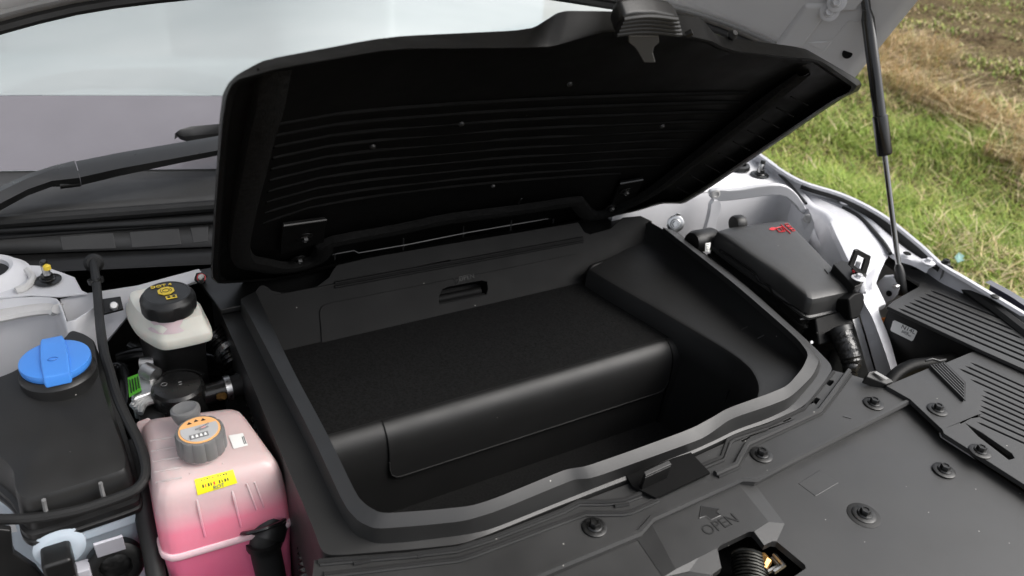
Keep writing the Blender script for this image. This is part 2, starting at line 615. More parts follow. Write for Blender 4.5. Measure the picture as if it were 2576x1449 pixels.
def blade_mat(name):
    m = bpy.data.materials.new(name)
    m.use_nodes = True
    t = m.node_tree
    b = t.nodes['Principled BSDF']
    at = t.nodes.new('ShaderNodeAttribute')
    at.attribute_name = 'tint'
    t.links.new(at.outputs['Color'], b.inputs['Base Color'])
    b.inputs['Roughness'].default_value = 0.6
    b.inputs['Specular IOR Level'].default_value = 0.25
    b.inputs['Subsurface Weight'].default_value = 0.0
    return m
BLADE = blade_mat('grass_blade')
# zone across the verge: distance along the slanting axis a (0 = edge of green, 1 = soil)
def zone(x, y):
    # green | straw boundary through (5.75,4.11),(4.69,2.10); straw | soil through (7.34,5.03),(5.93,2.84)
    a = Vector((1.06, 2.01)).normalized()
    nrm = Vector((a.y, -a.x))
    d = (Vector((x, y)) - Vector((4.69, 2.10))).dot(nrm)
    wob = 0.75 * mnoise.noise(Vector((x * 0.9, y * 0.9, 3.1))) + 0.45 * mnoise.noise(Vector((x * 2.6, y * 2.6, 7.7)))
    return d + wob
def n2(x, y, s):
    return 1.9 * mnoise.noise(Vector((x * s * 0.5, y * s * 0.5, s)))
def jit(c, k):
    f = 1 + random.uniform(-k, k)
    return (c[0] * f * random.uniform(0.92, 1.08), c[1] * f, c[2] * f * random.uniform(0.9, 1.1))
def add_blade(V_, F_, T_, x, y, h, wd, ang, lean, col):
    z0 = ground_z(x, y) - 0.01
    dx, dy = math.cos(ang), math.sin(ang)
    px, py = -dy, dx
    k = len(V_)
    for s, ws in ((0.0, 1.0), (0.5, 0.85), (1.0, 0.12)):
        ox = lean * h * s * s
        zz = z0 + h * s * (1 - 0.35 * min(lean, 1.6) * s * 0.6)
        V_.append((x + dx * ox - px * wd * ws, y + dy * ox - py * wd * ws, zz))
        V_.append((x + dx * ox + px * wd * ws, y + dy * ox + py * wd * ws, zz))
    F_.append((k, k + 1, k + 3, k + 2))
    F_.append((k + 2, k + 3, k + 5, k + 4))
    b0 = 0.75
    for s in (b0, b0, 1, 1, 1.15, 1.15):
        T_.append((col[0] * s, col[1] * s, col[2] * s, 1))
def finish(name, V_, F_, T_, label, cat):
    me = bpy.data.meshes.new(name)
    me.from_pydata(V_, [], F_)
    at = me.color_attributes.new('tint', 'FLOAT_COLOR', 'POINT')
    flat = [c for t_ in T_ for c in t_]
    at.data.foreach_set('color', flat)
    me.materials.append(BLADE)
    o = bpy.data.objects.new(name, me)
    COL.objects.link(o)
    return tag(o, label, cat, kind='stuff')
GREENS = [(0.16, 0.25, 0.030), (0.21, 0.29, 0.045), (0.27, 0.32, 0.06), (0.12, 0.19, 0.025), (0.36, 0.36, 0.11)]
STRAWS = [(0.62, 0.48, 0.29), (0.70, 0.55, 0.36), (0.50, 0.37, 0.21), (0.58, 0.50, 0.27)]
def in_wedge(x, y):
    # the ground the place shows past the wing, with a margin
    return x > 1.75 and y > 0.2 * x - 0.35 and y < 1.05 * x + 0.6
gV, gF, gT = [], [], []
sV, sF, sT = [], [], []
tV, tF, tT = [], [], []
N = 0
for i in range(190000):
    r = 2.0 + 11.0 * random.random() ** 1.55
    a = math.radians(random.uniform(8, 50))
    x, y = r * math.cos(a), r * math.sin(a)
    if not in_wedge(x, y): continue
    d = zone(x, y)
    far = 1 + 0.07 * r
    if d < 0.12 + 0.35 * random.random() * (1 if random.random() < 0.3 else 0):
        clump = n2(x, y, 3.1) + 0.6 * n2(x + 3, y, 7.7)
        if random.random() < 0.10 - 0.1 * clump: continue
        c = random.choice(GREENS[:3] if clump > 0 else GREENS)
        if n2(x + 7, y - 2, 1.9) > 0.35 and random.random() < 0.35 or random.random() < 0.07:
            c = random.choice(STRAWS)
        h = random.uniform(0.04, 0.10) * (1 + 0.45 * max(0, clump))
        add_blade(gV, gF, gT, x, y, h, random.uniform(0.0014, 0.0027) * far, random.uniform(0, 6.28), random.uniform(0.5, 1.7), jit(c, 0.3))
    elif d < 1.05:
        if random.random() < 0.12:
            add_blade(gV, gF, gT, x, y, random.uniform(0.06, 0.14), 0.0025 * far, random.uniform(0, 6.28), random.uniform(0.4, 1.4), jit(random.choice(GREENS), 0.3))
            continue
        dens = 0.95 if d < 0.8 else 0.6
        if random.random() > dens: continue
        h = random.uniform(0.10, 0.30)
        add_blade(sV, sF, sT, x, y, h, random.uniform(0.0013, 0.0026) * far, random.gauss(3.9, 1.1), random.uniform(0.5, 1.8), jit(random.choice(STRAWS), 0.28))
    else:
        cl = n2(x, y, 2.3) + 0.5 * n2(x, y + 5, 5.9)
        p = 0.26 + 0.25 * cl
        if random.random() > p: continue
        c = random.choice(GREENS) if random.random() < 0.72 else random.choice(STRAWS)
        add_blade(tV, tF, tT, x, y, random.uniform(0.02, 0.06), random.uniform(0.0022, 0.0045) * far, random.uniform(0, 6.28), random.uniform(0.5, 1.8), jit(c, 0.35))
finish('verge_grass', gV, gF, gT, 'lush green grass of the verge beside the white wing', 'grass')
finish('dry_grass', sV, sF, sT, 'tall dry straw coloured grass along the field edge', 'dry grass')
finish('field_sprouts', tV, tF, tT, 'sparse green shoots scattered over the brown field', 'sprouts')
# clods of the ploughed field
cV, cF = [], []
for i in range(8000):
    r = random.uniform(5.2, 13.5)
    a = math.radians(random.uniform(10, 50))
    x, y = r * math.cos(a), r * math.sin(a)
    if zone(x, y) < 0.95: continue
    s = random.uniform(0.008, 0.034)
    k = len(cV)
    z0 = ground_z(x, y)
    for dx, dy, dz in ((1, 0, 0), (0.2, 1, 0), (-1, 0.3, 0), (-0.3, -1, 0), (0.1, 0.1, 0.9)):
        cV.append((x + dx * s * random.uniform(.6, 1.3), y + dy * s * random.uniform(.6, 1.3), z0 + dz * s * random.uniform(.6, 1.2) - (0.004 if dz == 0 else 0)))
    cF += [(k, k + 1, k + 4), (k + 1, k + 2, k + 4), (k + 2, k + 3, k + 4), (k + 3, k, k + 4)]
CLOD = mat('clod', (0.14, 0.10, 0.058), 0.95, spec=0.1, var=0.4, vscale=8)
tag(mk('soil_clods', cV, cF, CLOD, fix=False), 'brown crumbly clods of the ploughed field', 'soil', kind='stuff')
# pale teal scrap lying in the grass by the wing
q = Z(2412, 655, 0.06)
sc = slab('litter_scrap', [q + V(-.025, -.012, 0), q + V(.008, -.02, .012), q + V(.016, -.004, .004), q + V(.03, .0, .018), q + V(.012, .02, .03), q + V(-.016, .016, .012)], 0.003, TEAL, bevel=0)
tag(sc, 'small pale teal scrap lying in the grass beside the wing', 'litter')

# ================================================================== CAR BODY
body = thing('car_body', (0.58, 1.2, 0.3), 'white car front body with open engine bay, wing and windscreen', 'car')
# dark tub below everything
mk('engine_bay_tub', [(-.42, .30, .42), (1.42, .30, .42), (1.42, 1.52, .42), (-.42, 1.52, .42), (-.42, .30, .75), (1.25, .30, .75), (1.25, 1.52, .95), (-.42, 1.52, .95)],
   [(0, 1, 2, 3), (3, 2, 6, 7), (0, 3, 7, 4), (0, 1, 5, 4)], DARK, body)
mk('underbody', [(-.45, .25, .3), (1.45, .25, .3), (1.45, 2.6, .3), (-.45, 2.6, .3), (-.45, .25, .4), (1.45, .25, .4), (1.45, 2.6, .4), (-.45, 2.6, .4)],
   [(0, 1, 2, 3), (4, 5, 6, 7), (0, 1, 5, 4), (1, 2, 6, 5), (2, 3, 7, 6), (3, 0, 4, 7)], DARK, body)

# ---- windscreen and dashboard
CWX = 0.58
def mirror_row(a, b, xs):
    """point row through a, b (left half) mirrored about the car's middle"""
    r = []
    for x in xs:
        xm = x if x <= CWX else 2 * CWX - x
        t = (xm - a.x) / (b.x - a.x)
        p = a.lerp(b, t)
        e = ((xm - CWX) / 0.9)
        r.append(Vector((x, p.y, p.z)))
    return r
XS = [-.45 + i * 0.11 for i in range(20)]
GA, GB = Z(0, 430, 1.0), Z(530, 425, 1.0)
row_g0 = mirror_row(GA, GB, XS)
SL = math.radians(27.5)
def glass_row(d):
    return [Vector((p.x, p.y + d * math.cos(SL), p.z + d * math.sin(SL) - 0.03 * ((p.x - CWX) / .9) ** 2 * (d / 0.8))) for p in row_g0]
dfr = (AY(270, 245, 1.87) - Vector((0, 0, 0)))
rows = [glass_row(d) for d in (0.0, 0.05, 0.10, 0.15, 0.205)]
loft('windscreen_frit', rows, FRIT, body, closed=False)
rows = [glass_row(d) for d in (0.206, 0.3, 0.45, 0.6, 0.75, 0.95)]
wso = loft('windscreen', rows, GLASS, body, closed=False, fix=False)
GLB = bvh(wso)
dash = []
for d, dz in ((0.05, -0.03), (0.22, -0.05), (0.40, -0.085), (0.52, -0.14), (0.60, -0.25), (0.62, -0.5)):
    dash.append([Vector((p.x, p.y + d * math.cos(SL), 1.0 + d * math.sin(SL) + dz)) for p in row_g0])
do = loft('dashboard', dash, DASH, body, closed=False, fix=False)
GNv = Vector((0, -math.sin(SL), math.cos(SL)))
def GL(u, v, k=-.006):
    return hit(GLB, u, v, k)
tube('arc_reflection', crom([GL(183, 202), GL(205, 204), GL(246, 207)], 4), [.0045] * 3 + [.004, .0035, .003, .002, .0015, .0008], WHITEP, do, n=6)  # white arc reflected in the pane, painted in as thin solid slivers
tube('arc_reflection', crom([GL(500, 203), GL(480, 206), GL(455, 207)], 4), [.0045] * 3 + [.004, .0035, .003, .002, .0015, .0008], WHITEP, do, n=6)
tube('arc_reflection', crom([GL(246, 207), GL(340, 209), GL(455, 207)], 5), .0012, DASH2, do, n=5)
slab('instrument_hood', [GL(u, v, -.05) for u, v in ((-60, 200), (60, 150), (180, 128), (420, 125), (560, 150), (600, 215), (420, 170), (180, 172), (40, 215))], .02, mat('hood_grey', (.24, .27, .29), .7), do, 0.01)
slab('instrument_hood', [GL(u, v, -.08) for u, v in ((-100, 108), (520, 98), (900, 92), (900, 80), (520, 84), (-100, 94))], .02, mat('vent_grey', (.75, .8, .8), .7), do, 0.01)
slab('cabin_bulkhead', [V(-.9, 3.3, .4), V(2.1, 3.3, .4), V(2.1, 3.3, 1.6), V(-.9, 3.3, 1.6)], (0, .05, 0), DASH2, body, 0)
slab('cabin_floor', [V(-.4, 1.8, .55), V(1.56, 1.8, .55), V(1.56, 3.3, .55), V(-.4, 3.3, .55)], .05, DASH2, body, 0)
# seat backs and header inside
for sx in (0.15, 1.0):
    box('seat_back', (sx, 3.1, 1.0), (.5, .16, .7), DASH2, body, 0.06, seg=3)
slab('roof_panel', [V(-.3, 2.52, 1.47), V(1.46, 2.52, 1.47), V(1.4, 4.0, 1.6), V(-.24, 4.0, 1.6)], 0.03, PAINT, body, 0.01)

# ---- cowl: moulded rows running across the car
def cowl_rows(spec, name, m, **kw):
    rr = []
    for (ya, yb, z) in spec:
        rr.append(mirror_row(Z(0, ya, z), Z(530, yb, z), XS))
    return loft(name, rr, m, body, closed=False, **kw)
cowl_rows([(431, 425, .998), (470, 455, .992), (520, 487, .985), (546, 509, .980)], 'cowl_panel', mat('cowl_plastic', g(0.035), 0.5, bump=0.4, bscale=1200, speck=0.05), solid=0.004)
sealpath = mirror_row(Z(0, 558, .982), Z(530, 519, .982), XS)
tube('cowl_seal', sealpath, 0.0115, RUBBER, body, n=10)
cowl_rows([(566, 527, .972), (578, 543, .966), (590, 560, .958)], 'cowl_ledge', BLACK, solid=0.003)
cowl_rows([(588, 559, .957), (602, 566, .950)], 'cowl_lip', RUBBER, solid=0.003)
cowl_rows([(603, 567, .949), (640, 622, .925)], 'bulkhead_panel', mat('bulkhead_plastic', g(0.03), 0.55, bump=0.4, bscale=900, var=0.2), solid=0.003)
cowl_rows([(642, 624, .924), (664, 645, .915), (690, 665, .905), (740, 690, .80), (900, 830, .6)], 'bulkhead_lower', BLACK, solid=0.003)
# moulded pads on the bulkhead panel
for quad in ([(150, 598), (285, 588), (292, 628), (158, 632)], [(325, 586), (450, 577), (456, 618), (332, 626)], [(478, 575), (524, 571), (524, 610), (486, 614)]):
    pts = []
    for u, v in quad:
        va, vb = 603 - u * 36 / 530, 640 - u * 18 / 530
        t = (v - va) / (vb - va)
        pts.append(Z(u, v, .949 - .024 * t) + V(0, -.003, .004))
    slab('bulkhead_pad', pts, (0, .004, -.005), mat('pad_plastic', g(0.034), 0.55, bump=0.5, bscale=700, var=0.2), body, 0.0012)

# ---- left strut tower (near side)
towL = ZS([(-220, 740), (-150, 668), (0, 663), (107, 668), (160, 686), (188, 697), (206, 730), (222, 737), (150, 744), (75, 741), (-40, 752), (-220, 770)], .95)
slab('strut_tower', towL, 0.004, PRIMER, body, 0.0015)
tw = chaikin(ZS([(-220, 775), (-40, 757), (75, 745), (140, 748), (152, 762), (163, 790), (170, 815), (240, 770)], .946), 1)
rr = [[p + V(0, 0.0, -d) for p in tw] for d in (0, 0.05, 0.12, 0.30)]
loft('inner_wing', rr, PRIMER, body, closed=False, solid=0.003)
# raised round strut seat and its hole
c0 = Z(-38, 693, .952)
lathe('strut_seat', [(0.066, -.002), (0.058, .004), (0.050, .012), (0.043, .014), (0.037, .011), (0.035, .001)], c0, PRIMER, body, n=40)
lathe('strut_bearing', [(0.0355, .004), (0.02, .006)], c0, BLACK, body, n=32)
# welded strap bulging along the wing
st = crom([Z(-120, 800, .925), Z(-20, 786, .925), Z(60, 770, .928), Z(125, 762, .932), Z(146, 768, .930)], 5)
tube('wing_strap', [p + V(0, -.008, -.004) for p in st], 0.019, SEALER, body, n=10, sx=0.9, sy=0.45)
lathe('spot_weld', [(0.008, 0), (0.0075, .002), (0.003, .001)], Z(142, 766, .935) + V(0, -.022, .005), SEALER, body, axis=(0, -1, .3), n=16)
lathe('spot_weld', [(0.010, 0), (0.009, .002), (0.003, .001)], Z(52, 727, .953), SEALER, body, n=16)
tube('seam_bead', crom(ZS([(68, 680), (82, 700), (66, 722), (40, 732)], .954), 5), 0.006, SEALER, body, n=8)
# side bracket panel by the brake reservoir
slab('bulkhead_bracket', [Z(150, 752, .940), Z(214, 739, .945), Z(345, 718, .945), Z(500, 676, .945), Z(520, 700, .945), Z(350, 752, .945), Z(325, 790, .92), Z(262, 866, .86), Z(240, 850, .87), Z(172, 815, .90)], (0, .01, -.01), PRIMER, body, 0.001)
slab('clip_plate', [Z(254, 752, .95), Z(303, 745, .95), Z(310, 776, .94), Z(256, 790, .94)], (0, .004, -.006), BLACK, body, 0.001)
lathe('clip_stud', [(0.0065, 0), (0.0065, .010), (0.005, .012)], Z(287, 772, .945), STEEL, body, axis=(0, -.7, .7), n=16)
lathe('stud_nut', [(0.0105, 0), (0.0105, .008), (0.006, .010)], Z(505, 702, .955), GLOSS, body, axis=(0, -.6, .8), n=6)
lathe('stud_end', [(0.0055, 0), (0.0055, .016), (0.004, .018)], Z(506, 706, .955), STEEL, body, axis=(0, -.6, .8), n=12)
lathe('stud_ring', [(0.007, .007), (0.007, .011), (0.004, .012)], Z(506, 704, .955), REDI, body, axis=(0, -.6, .8), n=14)
# tower bolt with yellow paint dab
tb = bolt(Z(121, 705, .953), body, m=GLOSS, s=1.35, stud=0.016, washer=True)
lathe('thread_end', [(0.0056, 0), (0.0056, .016)], Z(119, 690, .968), STEEL, body, n=14)
lathe('paint_dab', [(0.0058, 0), (0.0056, .006), (0.003, .008)], Z(119, 677, .979), YEL, body, n=14)

# ---- far side: wing, ledges, strut tower
wingT = [(1895, 372, .985), (1960, 420, .985), (2023, 455, .985), (2110, 482, .985), (2170, 508, .985), (2235, 546, .982), (2318, 612, .978), (2373, 662, .97), (2420, 690, .966), (2477, 724, .96), (2576, 783, .95), (2680, 850, .94)]
wt = crom(ZS(wingT, 0), 4)
r_in = [p + V(-.006, -.001, -.002) for p in wt]
r_in2 = [p + V(-.0075, -.001, -.008) for p in wt]
r_o1 = [p + V(.003, 0, -.004) for p in wt]
r_o2 = [p + V(.008, 0, -.03) for p in wt]
r_o3 = [p + V(.022, 0, -.16) for p in wt]
r_o4 = [p + V(.03, 0, -.45) for p in wt]
loft('front_wing', [r_in2, r_in, wt, r_o1, r_o2, r_o3, r_o4], PAINT, body, closed=False, ang=50)
# rubber filled gutter between wing skin and ledge
gut_i = [(2028, 464), (2108, 498), (2168, 532), (2232, 584), (2308, 645), (2352, 671)]
gi_ = crom(ZS(gut_i, .956), 4)
go_ = [p + V(-.0072, -.001, -.0065) for p in wt[8:29]]
loft('wing_gutter_rubber', [go_, [p + V(-.001, 0, -.012) for p in go_], [a.lerp(b, .6) + V(0, 0, -.008) for a, b in zip(go_, gi_)], gi_], RUBBER, body, closed=False)
# outer painted flange beside the gutter
fl_o = [(2030, 466), (2080, 490), (2134, 514), (2188, 548), (2233, 587), (2281, 627), (2333, 659), (2356, 672)]
fl_i = [(2010, 474), (2068, 500), (2122, 520), (2168, 546), (2205, 582), (2245, 637), (2300, 657), (2336, 676)]
a_, b_ = crom(ZS(fl_o, .957), 4), crom(ZS(fl_i, .957), 4)
loft('wing_flange', [a_, [p.lerp(q_, .5) + V(0, 0, .004) for p, q_ in zip(a_, b_)], b_, [p + V(-.002, 0, -.010) for p in b_]], PAINT, body, closed=False, ang=60)
# inner painted ledge
ledge_o = [(1900, 376), (1965, 424), (2008, 474), (2064, 502), (2117, 522), (2160, 548), (2198, 588), (2234, 636), (2226, 658), (2212, 690), (2200, 725)]
ledge_i = [(1880, 392), (1935, 424), (1975, 452), (2003, 478), (2031, 516), (2077, 541), (2106, 596), (2132, 650), (2150, 690), (2160, 715), (2170, 740)]
zl = [.957, .957, .956, .955, .955, .955, .953, .950, .942, .936, .930]
lo_, li_ = crom([Z(p[0], p[1], z) for p, z in zip(ledge_o, zl)], 4), crom([Z(p[0], p[1], z) for p, z in zip(ledge_i, zl)], 4)
loft('wing_ledge', [lo_, [a.lerp(b, .3) + V(0, 0, .003) for a, b in zip(lo_, li_)], [a.lerp(b, .62) + V(0, 0, -.006) for a, b in zip(lo_, li_)], [a.lerp(b, .8) + V(0, 0, .004) for a, b in zip(lo_, li_)], li_, [p + V(-.004, 0, -.012) for p in li_]], PAINT, body, closed=False, ang=60)
# the near side wing, a mirror of the far one, just out of the picture
mir = lambda r: [Vector((2 * CWX - p.x - .03, p.y, p.z)) for p in r]
loft('front_wing', [mir(r) for r in (r_in2, r_in, wt, r_o1, r_o2, r_o3, r_o4)], PAINT, body, closed=False, ang=50)
loft('wing_ledge', [mir([p + V(.004, 0, -.008) for p in wt]), mir([p + V(-.05, 0, -.025) for p in wt]), mir([p + V(-.07, 0, -.10) for p in wt]), mir([p + V(-.06, 0, -.45) for p in wt])], PRIMER, body, closed=False, ang=50)
# inner side panel falling from the ledge
li2 = li_[12:32]
loft('inner_wing', [[p + V(-.003, 0, -.008) for p in li2], [p + V(-.015, -.01, -.06) for p in li2], [p + V(-.02, -.03, -.16) for p in li2], [p + V(.0, -.03, -.35) for p in li2]], PRIMER, body, closed=False, ang=60)
# cut line and crease on the ledge
tube('panel_gap', crom([p + V(0, 0, .0) for p in ZS([(2120, 522), (2164, 547), (2201, 585), (2226, 615), (2240, 638)], .957)], 5), 0.0042, RUBBER, body, n=6)
tube('seam_bead', crom(ZS([(1912, 392), (1945, 418), (1962, 440), (1992, 470), (2028, 512)], .964), 4), 0.0035, BLACK, body, n=6)
# second inner flange, the rail running forward
rail0 = ZS([(2168, 735, .929), (2176, 765, .915), (2195, 800, .90), (2225, 880, .86), (2246, 945, .82), (2270, 1010, .78)], 0)
rail1 = ZS([(2200, 722, .929), (2208, 760, .915), (2213, 790, .90), (2237, 850, .86), (2262, 935, .82), (2290, 1000, .78)], 0)
rail2 = ZS([(2150, 740, .915), (2158, 775, .90), (2178, 840, .86), (2205, 935, .80), (2225, 1000, .75), (2240, 1050, .70)], 0)
loft('wing_rail', [crom(rail1, 4), crom(rail0, 4), crom(rail2, 4)], PAINT, body, closed=False, ang=25)
rl3 = [p + V(-.018, -.005, -.012) for p in crom(rail2, 4)]
rl4 = [p + V(-.026, -.008, -.08) for p in crom(rail2, 4)]
rl5 = [p + V(-.02, -.008, -.30) for p in crom(rail2, 4)]
loft('lower_rail', [[p + V(-.002, 0, -.004) for p in crom(rail2, 4)], rl3, rl4, rl5], ALU, body, closed=False, ang=25)
mk('wing_side', [a for a in crom(rail1, 4)] + [a + V(0.03, 0.0, -.35) for a in crom(rail1, 4)], [(i, i + 1, i + 22, i + 21) for i in range(20)], DARK, body)
# far strut tower: front wall, top, straps, bolts
ftop = ZS([(1540, 530), (1700, 495), (1790, 480), (1870, 470), (1950, 462), (1992, 472)], .955)
ft = crom(ftop, 4)
back = ZS([(1600, 330), (1770, 350), (1840, 365), (1870, 372), (1890, 378), (1960, 430)], .958)
loft('strut_tower', [ft, crom(back, 4)], PRIMER, body, closed=False, solid=0.003)
fw = crom(ZS([(1540, 533), (1700, 498), (1790, 483), (1870, 473), (1950, 466), (1995, 478), (2030, 520), (2048, 560)], .952), 4)
loft('tower_wall', [fw, [p + V(0, -.004, -.01) for p in fw], [p + V(0, .0, -.08) for p in fw], [p + V(0, -.01, -.35) for p in fw]], PRIMER, body, closed=False, ang=50)
hs1 = [(1786, 484), (1800, 477), (1850, 480), (1930, 466), (1975, 466), (2003, 484), (2024, 515), (2034, 538), (2018, 540), (1998, 512), (1972, 492), (1935, 492), (1855, 504), (1805, 508), (1788, 500)]
slab('wing_strap', chaikin([AY(u, v, 1.168 - .00042 * max(0, u - 1790)) for u, v in hs1], 1, True), (.004, .014, 0), PRIMER, body, 0.0045, seg=3)
hs2_ = [(1790, 505), (1816, 503), (1812, 545), (1804, 548), (1798, 600), (1790, 622), (1768, 620), (1768, 600), (1784, 548)]
slab('wing_strap', chaikin([AY(u, v, 1.160) for u, v in hs2_], 1, True), (.004, .014, 0), PRIMER, body, 0.004, seg=3)
for uv in ((1801, 488), (1781, 585)):
    lathe('spot_weld', [(0.010, 0), (0.0095, .003), (0.006, .0035), (0.005, .001)], AY(uv[0], uv[1], 1.145), SEALER, body, axis=(-.4, -.9, .1), n=18)
sv = [AX(2025, 545, 1.435), AX(2045, 600, 1.43), AX(2065, 635, 1.42), AX(2110, 690, 1.41)]
tube('wing_strap', crom(sv, 4), 0.015, PRIMER, body, n=10, sx=0.35, sy=0.85)
lathe('spot_weld', [(0.010, 0), (0.0095, .003), (0.006, .0035), (0.005, .001)], AX(2032, 550, 1.42), SEALER, body, axis=(-1, -.3, .2), n=18)
bolt(Z(1911, 440, .958), body, m=GLOSS, s=1.5, stud=0.014)
lathe('thread_end', [(0.0062, 0), (0.0062, .018), (0.005, .02)], Z(1911, 431, .968), STEEL, body, n=14)
lathe('grommet', [(0.030, 0), (0.028, .008), (0.020, .010), (0.018, .002)], Z(1856, 421, .960), BLACK, body, n=30)
bolt(AY(1699, 563, 1.13), body, axis=(-.5, -.8, .35), m=STEEL, s=1.25)
slab('ground_lug', [AY(1688, 572, 1.14), AY(1690, 550, 1.14), AY(1704, 536, 1.14), AY(1712, 538, 1.14), AY(1708, 560, 1.14), AY(1702, 576, 1.14)], (0, .003, 0), STEEL, body, 0.0008)
for uv in ((2127, 510), (2335, 660), (2160, 700)):
    bolt(Z(uv[0], uv[1], .966), body, m=PAINT, s=0.9, washer=True)
for uv in ((2282, 638), (2388, 672)):
    lathe('mount_hole', [(0.008, 0), (0.007, .0015)], Z(uv[0], uv[1], .9655), DARK, body, n=18)
bolt(Z(2378, 664, .978), body, m=BLACK, s=1.0, washer=False)
# gas strut bracket on the wing: rounded ear
ear = [AX(2195, 735, 1.38), AX(2205, 712, 1.38), AX(2222, 697, 1.38), AX(2243, 695, 1.38), AX(2258, 708, 1.38), AX(2263, 725, 1.38), AX(2258, 742, 1.38), AX(2244, 757, 1.38), AX(2225, 765, 1.38), AX(2208, 772, 1.38)]
slab('strut_bracket', ear, (.012, .004, 0), PRIMER, body, 0.002)
lathe('bracket_hole', [(0.006, 0), (0.006, .002)], AX(2237, 738, 1.377), DARK, body, axis=(-1, 0, 0), n=16)
slab('strut_bracket_foot', [Z(2172, 712, .93), Z(2205, 712, .93), Z(2230, 765, .91), Z(2208, 775, .90), Z(2180, 780, .90)], 0.01, PRIMER, body, 0.002)
tube('amber_lens', [Z(2222, 800, .87), Z(2226, 830, .85)], 0.012, ORANGE, body, n=10)

# ================================================================== BONNET
bon = thing('bonnet', (0.58, 1.36, 1.4), 'raised white bonnet seen from below with black rear seal', 'bonnet')
ctrl = [(-.27, 1.05, 1.20, 62), (-.18, 1.15, 1.345, 60), (-.003, 1.25, 1.392, 57), (.22, 1.30, 1.408, 55), (.58, 1.34, 1.412, 54), (.94, 1.30, 1.373, 55), (1.163, 1.25, 1.337, 57), (1.32, 1.14, 1.285, 60), (1.41, 1.04, 1.238, 62)]
cps = crom([Vector((c[0], c[1], c[2])) for c in ctrl], 4)
cas = [v.x for v in crom([Vector((c[3], 0, 0)) for c in ctrl], 4)]
def hood_pt(i, s):
    p = cps[i]
    a = math.radians(cas[i] - 16 * max(0, s - .3))
    taper = 1 - 0.10 * s
    return Vector((CWX + (p.x - CWX) * taper, p.y - math.cos(a) * s, p.z + math.sin(a) * s))
SS = [0, .04, .10, .2, .3, .42, .55, .7, .85, 1.0]
loft('bonnet_inner_panel', [[hood_pt(i, s) for i in range(len(cps))] for s in SS], HOODM, bon, closed=False, solid=0.004, off=1.0, fix=False, ang=60)
loft('bonnet_skin', [[hood_pt(i, s) + V(0, .025, .03) for i in range(len(cps))] for s in SS], PAINT, bon, closed=False, solid=0.003, off=1.0, fix=False, ang=60)
tube('bonnet_rear_seal', [p + V(0, -.004, -.006) for p in cps], 0.0085, RUBBER, bon, n=8)
tube('bonnet_rear_flange', [p + V(0, -.012, .014) for p in cps], 0.006, mat('flange_paint', g(0.22), 0.5), bon, n=8)
# reinforcement frame pressed into the panel near the right hinge
def hq(u, v, lift=0.012):
    """point on the bonnet's right flank below a picture position"""
    best = None
    for i in range(18, len(cps) - 1):
        for k in range(60):
            s = k / 60 * 0.7
            p = hood_pt(i, s).lerp(hood_pt(i + 1, s), 0.5)
            c = ROT.transposed() @ (p - CAM)
            d = (CX + FPX * c.x / -c.z - u) ** 2 + (CY - FPX * c.y / -c.z - v) ** 2
            if best is None or d < best[0]: best = (d, p)
    p = best[1]
    return p + (CAM - p).normalized() * lift
fq = [(1935, 122), (1975, 84), (2040, 30), (2085, 4), (2130, -12), (2190, -18), (2186, 14), (2140, 24), (2096, 44), (2050, 78), (2016, 120)]
slab('hinge_frame', [hq(u, v, .012) for u, v in fq], (0, .008, .008), HOODM, bon, 0.005, seg=3)
fq = [(2046, 122), (2080, 88), (2130, 52), (2182, 36), (2184, 44), (2136, 62), (2092, 96), (2062, 128)]
slab('hinge_frame', [hq(u, v, .006) for u, v in fq], (0, .006, .006), HOODM, bon, 0.003, seg=2)
for uv in ((2082, 32), (2120, 20)):
    bp_ = hq(uv[0], uv[1], .014)
    bolt(bp_, bon, axis=(CAM - bp_), m=PRIMER, s=1.2)
bp_ = hq(2140, 142, .006)
lathe('drain_hole', [(0.010, 0), (0.009, .001)], bp_, DARK, bon, axis=(CAM - bp_), n=16)
# hinge arms, mostly behind the lid
for sx, px in ((1, 1.32), (-1, -.16)):
    tube('hinge_arm', [V(px, 1.16, 1.26), V(px, 1.24, 1.16), V(px, 1.36, 1.05), V(px, 1.40, .97)], 0.014, BLACK, bon, n=8, sx=.4)

# ================================================================== GAS STRUT
gs = thing('gas_strut', Z(2270, 712, .90), 'black gas strut with bare piston rod propping up the bonnet', 'gas strut')
gb = AX(2265, 705, 1.39)
gt_ = PL(2178, 8, (1.345, 0, 0), Vector((1, 0, 0)))
dg_ = gt_ - gb
def gsp(u, v):
    # closest point of the strut axis to the picture ray
    d = ray(u, v).normalized(); r0 = gb - CAM; a = dg_.normalized()
    k = a.dot(d)
    t = (r0.dot(d) * k - r0.dot(a)) / (1 - k * k)
    return gb + a * t
m1 = gsp(2224, 391)
ax_ = dg_.normalized()
tube('cylinder', [m1 - ax_ * .0, m1 + ax_ * .004, m1 + ax_ * .075, m1 + ax_ * .077, gt_ - ax_ * .03, gt_ - ax_ * .012, gt_ + ax_ * .03], [.0125, .0142, .0142, .0118, .0118, .008, .008], mat('strut_black', g(0.012), 0.22, spec=0.6), gs, n=20)
tube('piston_rod', [gb + ax_ * .01, m1], 0.0052, ROD, gs, n=14)
tube('ball_socket', [gb - ax_ * .030, gb - ax_ * .026, gb + ax_ * .012, gb + ax_ * .028, gb + ax_ * .034], [.008, .0105, .0105, .008, .005], BLACK, gs, n=14)
tube('ball_stud', [gb - ax_ * .01, gb - ax_ * .01 + V(-.02, 0, 0)], 0.005, STEEL, gs, n=10)
tube('top_socket', [gt_ + ax_ * .022, gt_ + ax_ * .05], 0.011, BLACK, gs, n=12)

